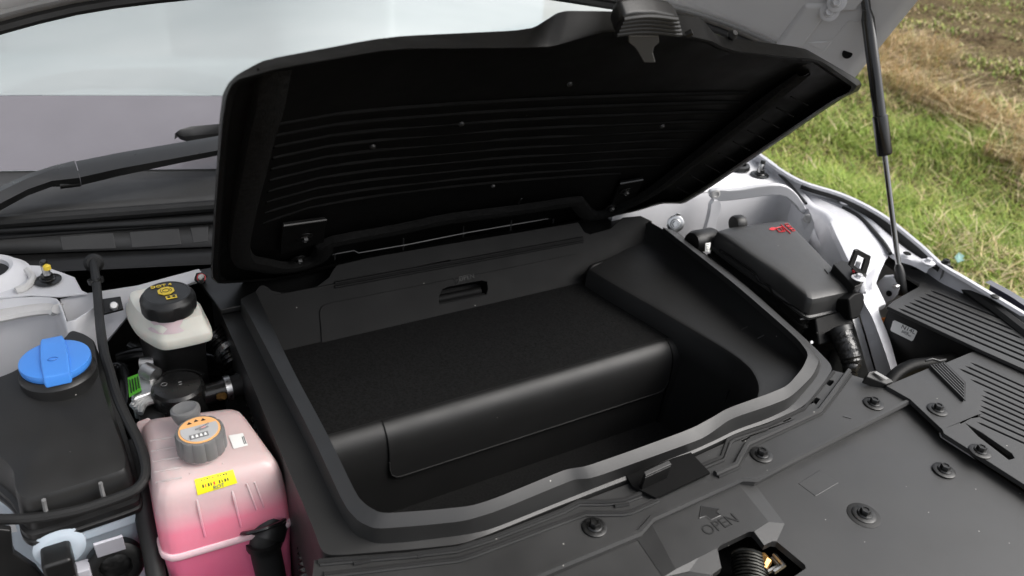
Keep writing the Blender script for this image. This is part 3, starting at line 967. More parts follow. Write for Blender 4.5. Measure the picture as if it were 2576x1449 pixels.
# ================================================================== WIPERS
wa = thing('windscreen_wiper', Z(0, 500, 1.02), 'black wiper arm lying along the windscreen foot', 'wiper')
def band(name, top, bot, lift, m, parent, thick, bevel=0.002):
    n = len(top)
    v = [p for p in top] + [p for p in bot]
    f = [(i, i + 1, n + i + 1, n + i) for i in range(n - 1)]
    return mk(name, v, f, m, parent, bevel=bevel, solid=thick, ang=40)
t0 = ZS([(-130, 545, 1.03), (-60, 500, 1.035), (0, 470, 1.04), (70, 438, 1.05), (130, 418, 1.055), (187, 404, 1.055)], 0)
b0 = ZS([(-130, 580, 1.02), (-60, 540, 1.025), (0, 512, 1.03), (70, 476, 1.04), (130, 455, 1.045), (200, 447, 1.045)], 0)
c0_ = ZS([(-130, 600, 1.005), (-60, 555, 1.01), (0, 530, 1.012), (70, 492, 1.02), (130, 470, 1.025), (205, 468, 1.025)], 0)
loft('arm_head', [t0, [a.lerp(b, .5) + V(0, 0, .006) for a, b in zip(t0, b0)], b0, c0_, [p + V(0, .03, -.005) for p in c0_]], mat('wiper_paint', g(0.012), 0.33, spec=0.6, bump=0.15, bscale=800), wa, closed=False, ang=30)
t1 = ZS([(190, 406, 1.055), (300, 384, 1.06), (430, 362, 1.065), (548, 342, 1.07), (700, 316, 1.075)], 0)
b1 = ZS([(202, 446, 1.045), (300, 424, 1.05), (430, 400, 1.055), (548, 378, 1.06), (700, 350, 1.065)], 0)
c1 = ZS([(205, 466, 1.028), (300, 443, 1.032), (430, 415, 1.037), (548, 391, 1.042), (700, 360, 1.048)], 0)
loft('arm_beam', [t1, [a.lerp(b, .5) + V(0, 0, .004) for a, b in zip(t1, b1)], b1, c1, [p + V(0, .03, -.004) for p in c1]], MATS['wiper_paint'], wa, closed=False, ang=30)
tube('arm_pivot', [Z(182, 462, 1.03) + V(-.02, 0, 0), Z(182, 462, 1.03) + V(.012, 0, 0)], .007, BLACK, wa, n=12)
wb = thing('windscreen_wiper', Z(443, 334, 1.05), 'tip of a black wiper blade beside the storage lid', 'wiper')
bt = ZS([(440, 336, 1.07), (452, 326, 1.075), (480, 318, 1.078), (548, 312, 1.08), (700, 298, 1.085)], 0)
bb = ZS([(446, 342, 1.062), (462, 344, 1.062), (490, 341, 1.062), (548, 336, 1.062), (700, 320, 1.066)], 0)
bc = ZS([(452, 350, 1.05), (470, 356, 1.05), (500, 356, 1.05), (548, 350, 1.05), (700, 332, 1.052)], 0)
loft('blade_spoiler', [[p + V(0, .02, -.02) for p in bt], bt, [a.lerp(b, .5) + V(0, 0, .004) for a, b in zip(bt, bb)], bb, [p + V(0, .02, -.01) for p in bb]], MATS['wiper_paint'], wb, closed=False, ang=40)
loft('blade_rubber', [bb, bc, [p + V(0, .015, 0) for p in bc]], RUBBER, wb, closed=False)

# ================================================================== STORAGE TRAY
tray = thing('storage_tray', (0.58, 0.9, 0.62), 'black moulded storage tray sunk into the engine bay', 'storage tray')
R1 = [(643, 733), (735, 928), (828, 1100), (898, 1247), (923, 1272), (960, 1292), (1073, 1284), (1185, 1273), (1248, 1253), (1417, 1183), (1440, 1178), (1475, 1173), (1590, 1133), (1740, 1078), (1790, 1051), (1830, 1027), (1932, 991), (1982, 970), (2020, 925), (2035, 890), (2005, 850), (1850, 715), (1668, 572)]
R2 = [(606, 752), (697, 926), (787, 1098), (868, 1275), (903, 1312), (943, 1331), (1060, 1322), (1168, 1311), (1248, 1287), (1417, 1217), (1445, 1206), (1490, 1203), (1610, 1160), (1760, 1106), (1785, 1092), (1838, 1053), (1932, 1022), (1988, 1000), (2045, 945), (2062, 905), (2018, 850), (1862, 713), (1690, 578)]
R3 = [(605, 787), (674, 925), (768, 1108), (848, 1277), (890, 1345), (948, 1369), (1035, 1363), (1173, 1345), (1235, 1332), (1417, 1259), (1460, 1242), (1500, 1226), (1620, 1180), (1750, 1130), (1800, 1107), (1850, 1082), (1932, 1053), (1990, 1025), (2057, 947), (2068, 912), (2026, 853), (1868, 714), (1696, 580)]
R4 = [(527, 720), (617, 926), (690, 1100), (785, 1320), (808, 1385), (832, 1398), (1023, 1383), (1160, 1369), (1235, 1342), (1417, 1268), (1460, 1252), (1500, 1236), (1620, 1190), (1750, 1138), (1805, 1113), (1855, 1088), (1935, 1062), (2024, 1022), (2072, 962), (2098, 924), (2042, 866), (1874, 716), (1702, 582)]
zf = lambda n, a, b: [a + (b - a) * min(1, max(0, (i - 2) / 4.0)) for i in range(n)]
nR = len(R1)
def ring3(R, z):
    return chaikin([Z(u, v, z) for u, v in R], 2, False, .17)
r1, r2, r3, r4 = ring3(R1, .953), ring3(R2, .941), ring3(R3, .916), ring3(R4, .914)
r12 = [a.lerp(b, .5) + V(0, 0, .0004) for a, b in zip(r1, r2)]
r1b = [a + V(0, 0, -.012) for a in r1]
r5 = [a + V(0, 0, -.010) for a in r4]
r6 = [a + V(0, 0.0, -.28) for a in r4]
loft('tray_rim', [r1b, r1, r12, r2, [a.lerp(b, .12) for a, b in zip(r2, r3)], r3, r4, r5, r6], RIMM, tray, closed=False, ang=22)
# walls below the lip (left, front)
k0 = int(len(r1) * 16.3 / nR)
w1 = r1b[:k0]
cx_, cy_ = 0.58, 0.86
def inw(p, d, z):
    q = Vector((cx_ - p.x, cy_ - p.y, 0))
    # pull straight in on the nearest side
    if p.x < 0.30: o = Vector((1, 0, 0))
    else: o = Vector((0, 1, 0))
    if p.x < 0.36 and p.y < 0.68: o = Vector((.7, .7, 0))
    return Vector((p.x, p.y, z)) + o * d
loft('tray_wall', [w1, [inw(p, .004, .93) for p in w1], [inw(p, .012, .88) for p in w1], [inw(p, .022, .665) for p in w1]], TRAY, tray, closed=False, ang=50)
# right shoulder with the moulded symbol, then the right wall
R1r = [(1632, 556), (1690, 592), (1770, 655), (1850, 722), (1930, 792), (2000, 852), (2031, 890), (2019, 924), (1982, 969), (1932, 990)]
Lr = [(1484, 678), (1556, 722), (1630, 764), (1706, 808), (1777, 850), (1843, 890), (1884, 923), (1903, 952), (1909, 978), (1905, 1000)]
A_ = crom(ZS(R1r, .943), 5)
B_ = crom([Z(u, v, z) for (u, v), z in zip(Lr, (.897, .897, .897, .898, .901, .909, .919, .926, .930, .932))], 5)
mid = lambda t, dz: [a.lerp(b, t) + V(0, 0, dz * max(0.0, (a.z - b.z) / .046)) for a, b in zip(A_, B_)]
tsh = loft('tray_shoulder', [A_, mid(.02, -.011), mid(.045, -.023), mid(.08, -.032), mid(.13, -.0355), mid(.2, -.0345), mid(.5, -.0215), mid(.85, -.006), mid(.95, -.001), mid(.985, .0), B_], TRAY, tray, closed=False, ang=60)
SHB = bvh(tsh)
Bd = []
for i, p in enumerate(B_):
    Bd.append(Vector((min(p.x - .012, .905 + (p.x - .905) * .35), p.y - (.0 if p.y > .72 else -.02), .665)))
loft('tray_wall', [B_, [p + V(-.006, .0, -.006) for p in B_], [p.lerp(q_, .25) + V(-.004, 0, 0) for p, q_ in zip(B_, Bd)], Bd], TRAY, tray, closed=False, ang=60)
# floors
slab('upper_floor', [V(.20, .8795, .86), V(.912, .8795, .86), V(.96, 1.13, .86), V(.20, 1.13, .86)], .006, CARPET, tray, 0.001)
slab('lower_floor', [V(.2, .55, .677), V(.93, .55, .677), V(.93, .90, .677), V(.2, .90, .677)], .006, CARPET, tray, 0.001)
# drawer: rounded nose, fixed left end and the door with its seam
def drawer(name, x0, x1, push, zlow, parent):
    prof = [(.884, .8585), (.8795, .8600), (.873, .8580), (.8655, .8535), (.8590, .8470), (.8535, .8380), (.850, .827), (.848, .812), (.848, .785), (.850, .76), (.855, zlow)]
    return loft(name, [[V(x0, y - push, z), V(x1, y - push, z)] for y, z in prof] , TRAY, tray, closed=False, ang=50)
drawer('drawer_front', .20, .3375, 0.0, .67, tray)
drawer('drawer_front', .897, .912, 0.004, .67, tray)
drawer('drawer_front', .3375, .897, -0.001, .67, tray)
# door skin a little proud with rounded lower corners
dv, df = [], []
prof = [(.8825, .8597), (.8795, .8612), (.873, .8592), (.8655, .8547), (.8590, .8482), (.8535, .8392), (.850, .828), (.848, .812), (.848, .803), (.848, .790), (.8483, .779), (.8487, .771), (.849, .766), (.8492, .762)]
cols = 30
for j, (y, z) in enumerate(prof):
    ins = max(0.0, (.787 - z) / .025)
    ins = .022 * (1 - math.sqrt(max(0, 1 - min(1, ins) ** 2)))
    for i in range(cols):
        x = (.3395 + ins) + (.895 - .3395 - 2 * ins) * i / (cols - 1)
        dv.append(V(x, y - .0030, z))
for j in range(len(prof) - 1):
    for i in range(cols - 1):
        df.append((j * cols + i, j * cols + i + 1, (j + 1) * cols + i + 1, (j + 1) * cols + i))
mk('drawer_door', dv, df, TRAY, tray, ang=80)
tube('door_highlight', [p + V(0, -.0070, 0) for p in (V(.3395, .852, .80), V(.3395, .852, .786), V(.343, .8523, .772), V(.352, .8528, .7635), V(.36, .853, .762), V(.60, .853, .762), V(.875, .853, .762), V(.884, .8528, .7635), V(.892, .8523, .772), V(.895, .852, .786))], .0011, EMBOSS, tray, n=6)  # lighter bead painting in the highlight along the door's lower edge
# rear wall with hinge notches
nrm_b = Vector((0, -(.965 - .86), -(1.185 - 1.11))).normalized()   # plane through (y1.11,z.86) and (y1.185,z.965)
RWn = Vector((0, .105, -.075)).normalized()
def RW(u, v, off=0.0):
    return PL(u, v, (0, 1.11, .86), RWn) - RWn * off
topedge = [(612, 757), (640, 736), (652, 720), (662, 717), (672, 721), (685, 731), (707, 736), (725, 735), (797, 720), (827, 698), (837, 680), (847, 667), (927, 648), (1100, 618), (1300, 585), (1455, 559), (1463, 572), (1470, 583), (1484, 589), (1536, 575), (1556, 556), (1568, 547), (1612, 543), (1640, 556)]
botedge = [(1640, 690), (1470, 722), (1300, 760), (1000, 830), (809, 876), (720, 900), (660, 905)]
pocket = [(1103, 766), (1104, 745), (1112, 728), (1125, 722), (1210, 706), (1224, 709), (1226, 730), (1222, 741)]
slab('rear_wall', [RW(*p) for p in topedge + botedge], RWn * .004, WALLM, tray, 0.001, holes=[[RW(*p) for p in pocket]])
panel = [(809, 868), (806, 820), (803, 785), (808, 772), (820, 765), (840, 760), (1100, 709), (1300, 670), (1440, 640), (1456, 639), (1464, 646), (1467, 660), (1470, 716)]
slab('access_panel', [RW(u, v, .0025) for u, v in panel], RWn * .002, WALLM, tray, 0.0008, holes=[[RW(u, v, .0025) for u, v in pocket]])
pk = [RW(*p) for p in pocket]
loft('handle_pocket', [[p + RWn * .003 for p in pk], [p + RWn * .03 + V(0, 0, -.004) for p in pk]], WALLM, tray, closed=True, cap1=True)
hp0 = [RW(1104, 752, -.006), RW(1222, 728, -.006)]
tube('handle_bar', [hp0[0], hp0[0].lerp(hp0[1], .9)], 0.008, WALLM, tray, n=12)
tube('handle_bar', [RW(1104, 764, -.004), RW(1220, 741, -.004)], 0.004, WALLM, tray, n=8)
for a, b in (((842, 712), (1465, 598)), ((842, 722), (1466, 607))):
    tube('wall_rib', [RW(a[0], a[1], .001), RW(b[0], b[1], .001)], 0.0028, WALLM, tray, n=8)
text('open_mark', 'OPEN', RW(1172, 699, .003), EX, Vector((0, .075, .105)), .013, EMBOSD, tray)
av = [RW(1140, 700, .003), RW(1147, 716, .003), RW(1159, 699, .003)]
tube('open_arrow', av, 0.0008, EMBOSD, tray, n=5)
# moulded symbol on the right shoulder
sy_ = [(1862, 831), (1880, 822), (1922, 843), (1906, 852)]
def SH(u, v):
    return hit(SHB, u, v, .0008)
for i, j in ((0, 1), (2, 3)):
    tube('moulded_symbol', [SH(*sy_[i]), SH(*sy_[j])], 0.0012, EMBOSS, tray, n=6)
tube('corner_highlight', crom([RW(u, v, .002) for u, v in ((1478, 714), (1480, 690), (1487, 674), (1502, 666), (1560, 651), (1606, 640), (1622, 626), (1628, 600), (1631, 562))], 4), .0055, TRAY, tray, n=8)  # thin bead added to draw the highlight line of the corner fillet
# hinge carrier shelf behind the rear wall
slab('hinge_shelf', [V(.17, 1.165, .93), V(1.03, 1.165, .93), V(1.05, 1.30, .935), V(.15, 1.30, .935)], .01, BLACK, tray, 0.002)
tube('shelf_edge', [RW(828, 640, -.012), RW(895, 628, -.012), RW(906, 634, -.012), RW(1030, 613, -.012), RW(1180, 583, -.012), RW(1400, 545, -.012)], 0.0014, EMBOSS, tray, n=6)
for u, v in ((846, 637), (1020, 612), (1172, 581), (1292, 565), (1400, 545)):
    a = RW(u, v, -.012)
    tube('shelf_rib', [a + V(0, 0, -.012), a + V(0, 0, .012)], 0.0015, EMBOSS, tray, n=6)
# striker block on the tray front; a dark plate paints in the recess's shade
sb = [Z(1620, 1186, .945), Z(1682, 1157, .945), Z(1690, 1167, .944), Z(1624, 1197, .944)]
slab('latch_striker', [p + V(0, 0, -.004) for p in sb], (0, .002, -.030), BLACK, tray, 0.001)
slab('striker_top', sb, .0035, GREY, tray, 0.001)
slab('recess_shade', [Z(1575, 1196, .9168), Z(1700, 1150, .9168), Z(1738, 1138, .9168), Z(1786, 1188, .9168), Z(1650, 1252, .9168), Z(1590, 1222, .9168)], .004, DARK, tray, 0.0)

# ================================================================== TRAY LID
lid = thing('tray_lid', (0.58, 1.2, 0.965), 'black storage tray lid standing open, underside facing forward', 'lid')
TH = math.radians(47)
LN = Vector((0, math.sin(TH), math.cos(TH)))      # towards the lid's top side
LS = Vector((0, -math.cos(TH), math.sin(TH)))
LP0 = Vector((0, 1.2, .965))
def LP(u, v, off=0.0):
    x = 0.58
    for _ in range(14):
        o = off - 0.055 * ((x - 0.58) / 0.5) ** 2
        p = PL(u, v, LP0 + LN * o, LN)
        x += (min(1.35, max(.0, p.x)) - x) * 0.6
    return p
LO = [(528, 716), (536, 560), (546, 400), (552, 300), (560, 237), (575, 208), (597, 187), (665, 150), (975, 92), (1335, 75), (1410, 27), (1530, 28), (1716, 38), (1764, 44), (1796, 84), (1822, 93), (2022, 120), (2076, 151), (2160, 200), (2168, 212), (2160, 228), (2116, 249), (1727, 513), (1665, 512), (1590, 535), (1300, 590), (1000, 645), (700, 705)]
LU = [(533, 716), (541, 560), (552, 400), (560, 300), (570, 240), (583, 212), (603, 198), (698, 172), (988, 122), (1308, 120), (1388, 117), (1528, 77), (1722, 88), (1790, 103), (1818, 118), (1853, 129), (2035, 147), (2067, 154), (2146, 208), (2156, 216), (2148, 230), (2106, 250), (1722, 510), (1665, 510), (1590, 533), (1300, 588), (1000, 643), (700, 703)]
def ch2(p, n=1, k=0.12):
    return [(q.x, q.y) for q in chaikin([Vector((a[0], a[1], 0)) for a in p], n, True, k)]
LO2, LU2 = ch2(LO, 2), ch2(LU, 2)
ctr = Vector((1300, 370, 0))
def shrink(p, k):
    return [(ctr.x + (a[0] - ctr.x) * k, ctr.y + (a[1] - ctr.y) * k) for a in p]
rings = []
for k, off in ((.02, .05), (.5, .048), (.97, .036)):
    rings.append([LP(u, v, off) for u, v in shrink(LO2, k)])
rings.append([LP(u, v, .030) for u, v in LO2])
rings.append([LP(u, v, .004) for u, v in [(a[0] * .12 + b[0] * .88, a[1] * .12 + b[1] * .88) for a, b in zip(LO2, LU2)]])
rings.append([LP(u, v, .0) for u, v in LU2])
for k, off in ((.985, .0), (.975, .014), (.8, .018), (.5, .02), (.02, .02)):
    rings.append([LP(u, v, off) for u, v in shrink(LU2, k)])
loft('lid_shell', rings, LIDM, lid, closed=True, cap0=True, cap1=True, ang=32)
# foam gasket round the underside
gk = [(703, 203), (684, 280), (663, 350), (643, 440), (623, 525), (608, 610), (608, 650), (622, 672), (660, 679), (700, 686), (750, 682), (800, 664), (820, 640), (834, 622), (1000, 590), (1133, 562), (1300, 540), (1440, 519), (1458, 525), (1478, 547), (1500, 552), (1548, 542), (1580, 525), (1645, 492), (1720, 436), (1800, 374), (1880, 312), (1940, 266), (2030, 205)]
gpth = crom([LP(u, v, -.002) for u, v in gk], 3)
grs = []
for i, p in enumerate(gpth):
    t_ = (gpth[min(i + 1, len(gpth) - 1)] - gpth[max(i - 1, 0)]).normalized()
    a_ = LN.cross(t_).normalized()
    e_ = min(1.0, .25 + i / 5.0, .25 + (len(gpth) - 1 - i) / 5.0)
    grs.append([p + a_ * x * .0155 + LN * y for x, y in ((-1, .014), (-.85, .0025 + .010 * (1 - e_)), (-.3, .0 + .012 * (1 - e_)), (.3, .0 + .012 * (1 - e_)), (.85, .0025 + .010 * (1 - e_)), (1, .014))])
loft('foam_gasket', grs, FOAM, lid, closed=False, ang=60)
# stiffening ribs
for yl, yr, xl, xr in ((312, 232, 694, 1880), (340, 256, 690, 1860), (368, 280, 687, 1835), (396, 304, 684, 1800), (424, 327, 680, 1775), (452, 350, 676, 1745), (480, 372, 672, 1715), (507, 394, 668, 1690), (534, 415, 664, 1660), (560, 436, 660, 1560)):
    pts = []
    for i in range(9):
        t = i / 8
        u = xl + (xr - xl) * t
        v = yl + (yr - yl) * (t ** 0.6) - 6 * math.sin(math.pi * t)
        pts.append(LP(u, v, .0185))
    tube('stiffening_rib', pts, 0.0036, LIDR, lid, n=6)
for i in range(9):
    t = i / 8
    a = (1700 + (1990 - 1700) * t, 470 + (243 - 470) * t)
    tube('edge_rib', [LP(a[0], a[1], .004), LP(a[0] + 42, a[1] + 22, .004)], 0.0013, LIDR, lid, n=6)
for uv in ((937, 367), (1665, 316), (1240, 467), (1160, 310), (1432, 210)):
    p = LP(uv[0], uv[1], .011)
    lathe('clip_button', [(0.004, 0), (0.0035, .003), (0.001, .004)], p, EMBOSS, lid, axis=-LN, n=10)
tube('label_frame', [LP(1092, 553, .012), LP(1110, 545, .012), LP(1300, 520, .012), LP(1312, 500, .012)], .0014, EMBOSS, lid, n=5)
# front recess behind the latch
# latch handle with finger ribs
hnd_o = [(1547, 86), (1555, 60), (1569, 42), (1600, 36), (1650, 35), (1696, 42), (1711, 56), (1714, 84), (1660, 88), (1600, 89)]
lh = slab('latch_handle', [LP(u, v, -.012) for u, v in hnd_o], LN * .022, BLACK, lid, 0.005, seg=3)
for i in range(5):
    y = 43 + i * 9.6
    x0, x1 = 1568 - i * 4.5, 1702 + i * 2.4
    pts = [LP(x0 + (x1 - x0) * t, y + 5 - 7 * math.sin(math.pi * min(1, t * 1.05)), -.0145) for t in [k / 8 for k in range(9)]]
    tube('finger_rib', pts, 0.0032, BLACK, lh, n=8)
hk = [(1582, 91), (1657, 91), (1659, 107), (1645, 120), (1643, 135), (1650, 158), (1620, 158), (1607, 135), (1597, 120), (1582, 108)]
slab('latch_hook', [LP(u, v, -.012) for u, v in hk], LN * .004, mat('hook_plastic', g(0.10), 0.4, spec=0.6), lid, 0.0012)
tube('latch_pin', [LP(1726, 88, -.006), LP(1742, 80, -.006)], .004, BOLTM, lid, n=10)
lathe('latch_spring_end', [(.006, 0), (.007, .004), (.004, .010)], LP(1838, 92, .03), RUBBER, lid, axis=LS, n=12)
# hinges: bracket, two bolts each
for (a, b, c, d, b1_, b2_) in (((712, 568), (820, 553), (815, 610), (705, 640), (766, 595), (752, 650)), ((1560, 462), (1618, 452), (1600, 500), (1535, 520), (1573, 480), (1537, 520))):
    hb = slab('hinge_bracket', [LP(*a, .008), LP(*b, .008), LP(*c, .008), LP(*d, .008)], LN * .006, LIDM, lid, 0.0015)
    tube('hinge_edge', [LP(*a, .006), LP(*b, .006)], .002, EMBOSS, hb, n=6)
    for q in (b1_, b2_):
        bolt(LP(*q, .007), lid, axis=-LN, m=BOLTM, s=0.85)

# ================================================================== FUSE BOX
fb = thing('fuse_box', Z(1950, 700, .80), 'black fuse box with red printed symbols beside the storage tray', 'fuse box')
top = [(1802, 581, .962), (1836, 571, .966), (1960, 555, .972), (1982, 556, .970), (2040, 615, .962), (2093, 671, .952), (2158, 726, .940), (2150, 731, .940), (2046, 753, .938), (2030, 747, .938), (1960, 690, .946), (1870, 630, .955)]
fa, fb_, fc = Z(1836, 571, .968), Z(1982, 556, .970), Z(2150, 731, .938)
FNn = (fb_ - fa).cross(fc - fa).normalized()
T0 = [PL(u, v, fa, FNn) for u, v, z in top]
cen = sum(T0, Vector()) / len(T0)
def ringf(k, dz, out=0.0):
    r = []
    for p in T0:
        d = (p - cen); d.z = 0
        r.append(cen + (p - cen) * k + d.normalized() * out + V(0, 0, dz))
    return chaikin(r, 2, True, .08)
fcov = loft('fuse_box_cover', [ringf(.02, .003), ringf(.55, .003), ringf(.84, .0025), ringf(.955, .001), ringf(.99, -.001), ringf(1.0, -.005), ringf(1.0, -.012, .002), ringf(1.0, -.034, .004), ringf(1.0, -.036, .009), ringf(1.0, -.041, .009)], FUSEM, fb, closed=True, cap0=True, cap1=True, ang=40)
fbas = loft('fuse_box_base', [ringf(1.0, -.041, .003), ringf(1.0, -.056, .004), ringf(1.0, -.058, .009), ringf(1.0, -.063, .009), ringf(1.0, -.064, .002), ringf(.97, -.20, .0), ringf(.95, -.28, 0)], GLOSS, fb, closed=True, cap0=True, cap1=True, ang=40)
def FT(u, v, k=.008):
    # on the cover's top
    return hit(FCB, u, v, .001)
FCB = bvh(fcov)
FBB = bvh(fbas)
def FS(u, v):
    a, b = hit(FCB, u, v, .002), hit(FBB, u, v, .002)
    return a if (a - CAM).length < (b - CAM).length else b
for pts in ([(1812, 628), (1850, 652), (1897, 684), (1910, 708), (1935, 722), (1952, 744), (2030, 792)], [(1830, 664), (1878, 700), (1892, 726), (1922, 744), (1938, 766), (2034, 818)]):
    tube('moulded_bead', crom([FS(*p) for p in pts], 4), .0022, GLOSS, fb, n=6)
# red symbols
def ink(name, pts, r, m, parent, f=FT, closed=False):
    p = [f(*q) for q in pts]
    if closed: p.append(p[0])
    return tube(name, p, r, m, parent, n=5)
slab('red_symbol', [FT(*p) for p in [(1934, 578), (1939, 573), (1950, 573), (1953, 577), (1944, 580)]], .0006, REDI, fb, 0)
ink('red_symbol', [(1951, 574), (1959, 584), (1974, 583), (1968, 571), (1953, 574)], .0013, REDI, fb)
ink('red_symbol', [(1961, 573), (1970, 583)], .0009, REDI, fb)
ink('red_line', [(1964, 566), (1988, 588)], .0012, REDI, fb)
for k, (u, v) in enumerate(((1974, 565), (1981, 571), (1988, 577))):
    ink('red_lettering', [(u, v), (u + 7, v - 1), (u + 11, v + 4), (u + 4, v + 5)], .0010, REDI, fb, closed=True)
ink('moulded_bolt_mark', [(2074, 678), (2082, 689), (2088, 684), (2094, 694)], .0009, EMBOSD, fb)
# front clasp and rear clasp
fcl = Z(2138, 775, .90)
slab('front_clasp', [Z(2134, 752, .940), Z(2148, 738, .945), Z(2166, 733, .945), Z(2177, 741, .942), Z(2175, 770, .925), Z(2162, 800, .905), Z(2140, 806, .90)], (.0, .03, -.02), LIDM, fb, 0.004, seg=3)
slab('front_lug', [Z(2050, 800, .90), Z(2118, 780, .905), Z(2150, 812, .895), Z(2140, 850, .87), Z(2060, 870, .86)], (0, .03, -.05), LIDM, fb, 0.004)
lathe('rear_clasp', [(.016, -.012), (.018, -.008), (.018, .008), (.016, .012)], Z(1856, 562, .966), BLACK, fb, axis=(1, -.1, 0), n=20)
for a, b in (((2044, 787), (2116, 762)), ((2062, 785), (2116, 777)), ((2012, 803), (2058, 796))):
    tube('moulded_rib', [Z(a[0], a[1], .892), Z(b[0], b[1], .895)], .0022, EMBOSS, fb, n=6)
# side bracket with red/white stud standing at the right
bz = .966
br = slab('stud_bracket', [Z(2096, 664, bz), Z(2118, 654, bz), Z(2140, 660, bz), Z(2182, 690, bz), Z(2166, 716, bz - .01), Z(2150, 722, bz - .012)], (0, .004, -.05), BLACK, fb, 0.002)
by = Z(2165, 690, bz).y
slab('bracket_window', [AY(u, v, by) for u, v in ((2137, 668), (2152, 630), (2160, 628), (2192, 645), (2188, 664), (2176, 700), (2164, 692))], (0, .005, 0), BLACK, fb, 0.0015,
     holes=[[AY(u, v, by) for u, v in ((2150, 668), (2159, 642), (2177, 652), (2168, 682))]])
sq = Z(2152, 682, bz)
lathe('stud', [(.0045, 0), (.0045, .020), (.003, .022)], sq, WHITEP, fb, n=14)
lathe('stud_ring', [(.0085, 0), (.0085, .006), (.0055, .008)], sq, GLOSS, fb, n=6)
lathe('stud_mark', [(.0038, 0), (.002, .002)], Z(2148, 682, bz + .006), REDI, fb, axis=(-.4, -.8, .3), n=4)
# side sticker at the left and nose with hole
sl = slab('sticker', [Z(1775, 612, .95), Z(1788, 610, .95), Z(1784, 634, .938), Z(1774, 632, .938)], (0, .001, -.001), WLAB, fb, 0)
for k in range(4):
    tube('sticker_print', [Z(1777, 615 + 4.4 * k, .9507 - .0025 * k), Z(1784, 615 + 4.4 * k, .9507 - .0025 * k)], .0007, INK, sl, n=4)
lathe('cable_nose', [(.02, -.03), (.024, -.02), (.024, .03), (.02, .04)], Z(1764, 605, .935), BLACK, fb, axis=(1, .1, -.1), n=20)
# taped cable leaving the fuse box, front
hc = thing('taped_cable', Z(2130, 910, .75), 'fat taped black cable dropping from the fuse box front', 'cable')
hp_ = crom([Z(2112, 832, .885), Z(2124, 860, .875), Z(2136, 890, .862), Z(2142, 915, .848), Z(2140, 935, .835), Z(2148, 990, .78)], 6)
rad = []
for i in range(len(hp_)):
    t = i / (len(hp_) - 1)
    rad.append((.0225 if t < .05 else .0205 - .003 * t if t < .55 else .019 - .022 * (t - .55)) * (1 + .05 * math.sin(i * 2.4)))
tube('cable_sleeve', hp_, rad, mat('tape', g(0.016), 0.32, spec=0.6, bump=0.8, bscale=130, dist=0.003), hc, n=16)
tube('cable_cuff', [Z(2109, 826, .888), Z(2114, 838, .882)], .0235, BLACK, hc, n=18)
lathe('signal_lamp', [(.004, 0), (.003, .002)], Z(2041, 861, .86), STEEL, fb, axis=(-.3, -.7, .6), n=10)

# ================================================================== FRONT COVERS
ca = thing('upper_cover', Z(1700, 1250, .89), 'grey plastic cover strip along the front of the storage tray', 'cover')
topA = [(790, 1408), (1023, 1393), (1160, 1379), (1235, 1352), (1417, 1277), (1460, 1261), (1500, 1246), (1620, 1201), (1750, 1147), (1805, 1122), (1855, 1097), (1935, 1070), (2024, 1031), (2098, 932), (2137, 941), (2167, 950), (2229, 970), (2287, 1011)]
botA = [(1982, 1167), (1900, 1211), (1864, 1209), (1640, 1309), (1608, 1345), (1417, 1424), (1250, 1495), (760, 1660)]
def AZ(u, v, k=0.0):
    return Z(u, v, .910 + k)
slab('cover_plate', [AZ(*p) for p in topA + botA], .014, GREY, ca, 0.0055, seg=1, holes=[[AZ(*p) for p in h] for h in (
    [(2078, 965), (2084, 955), (2096, 956), (2097, 962), (2088, 971)], [(2043, 1008), (2053, 999), (2063, 1003), (2053, 1017)], [(1969, 1059), (1987, 1050), (1991, 1053), (1973, 1062)], [(1864, 1107), (1884, 1098), (1887, 1101), (1868, 1112)])])
def rail(pts, r, m=GREY, k=.0015, name='seal_rail', sx=1.0, sy=1.0):
    return tube(name, [AZ(u, v, k) for u, v in pts], r, m, ca, n=6, sx=sx, sy=sy)
rail([(2284, 1011), (1982, 1163), (1900, 1207), (1864, 1205), (1640, 1305), (1608, 1341), (1417, 1420), (1250, 1491)], .0048, k=-.0005, name='cover_bead')
rail([(1799, 1191), (1851, 1169), (1866, 1140), (1880, 1116), (1960, 1080), (2061, 1033), (2090, 995), (2136, 932)], .0042, k=.003)
rail([(1806, 1199), (1855, 1177), (1886, 1124), (2066, 1040), (2098, 1000), (2140, 942)], .0030, RUBBER, k=.001, name='seal_groove')
rail([(1760, 1172), (1815, 1150), (1830, 1108), (1845, 1098), (1930, 1071), (2022, 1028), (2097, 935)], .0030, RUBBER, k=.001, name='seal_groove')
rail([(1764, 1180), (1822, 1156), (1838, 1114), (1850, 1105), (1932, 1078)], .0018, k=.002)
for pts, m, r in (
    ([(800, 1412), (1023, 1396), (1150, 1380), (1240, 1352), (1417, 1283), (1456, 1262), (1524, 1262), (1570, 1257), (1612, 1240)], RUBBER, .0032),
    ([(805, 1421), (1023, 1403), (1152, 1388), (1240, 1360), (1417, 1291), (1458, 1270), (1524, 1270), (1570, 1266), (1614, 1250)], GREY, .0014),
    ([(815, 1439), (1155, 1399), (1198, 1385), (1417, 1304), (1474, 1284), (1567, 1285), (1592, 1279), (1654, 1250)], GREY, .0016),
    ([(815, 1445), (1155, 1405), (1198, 1391), (1417, 1309), (1474, 1289), (1567, 1290), (1592, 1285), (1656, 1255)], RUBBER, .0026),
    ([(815, 1452), (1155, 1412), (1198, 1398), (1417, 1316), (1474, 1296), (1567, 1296), (1592, 1291), (1658, 1261)], GREY, .0016)):
    rail(pts, r, m, name='seal_rail' if m is GREY else 'seal_groove')
for a, b in (((890, 1418), (932, 1410)), ((1050, 1400), (1092, 1390)), ((1228, 1358), (1262, 1346)), ((1546, 1274), (1582, 1268))):
    rail([a, b], .0026, RUBBER, k=.001, name='clip_slot')
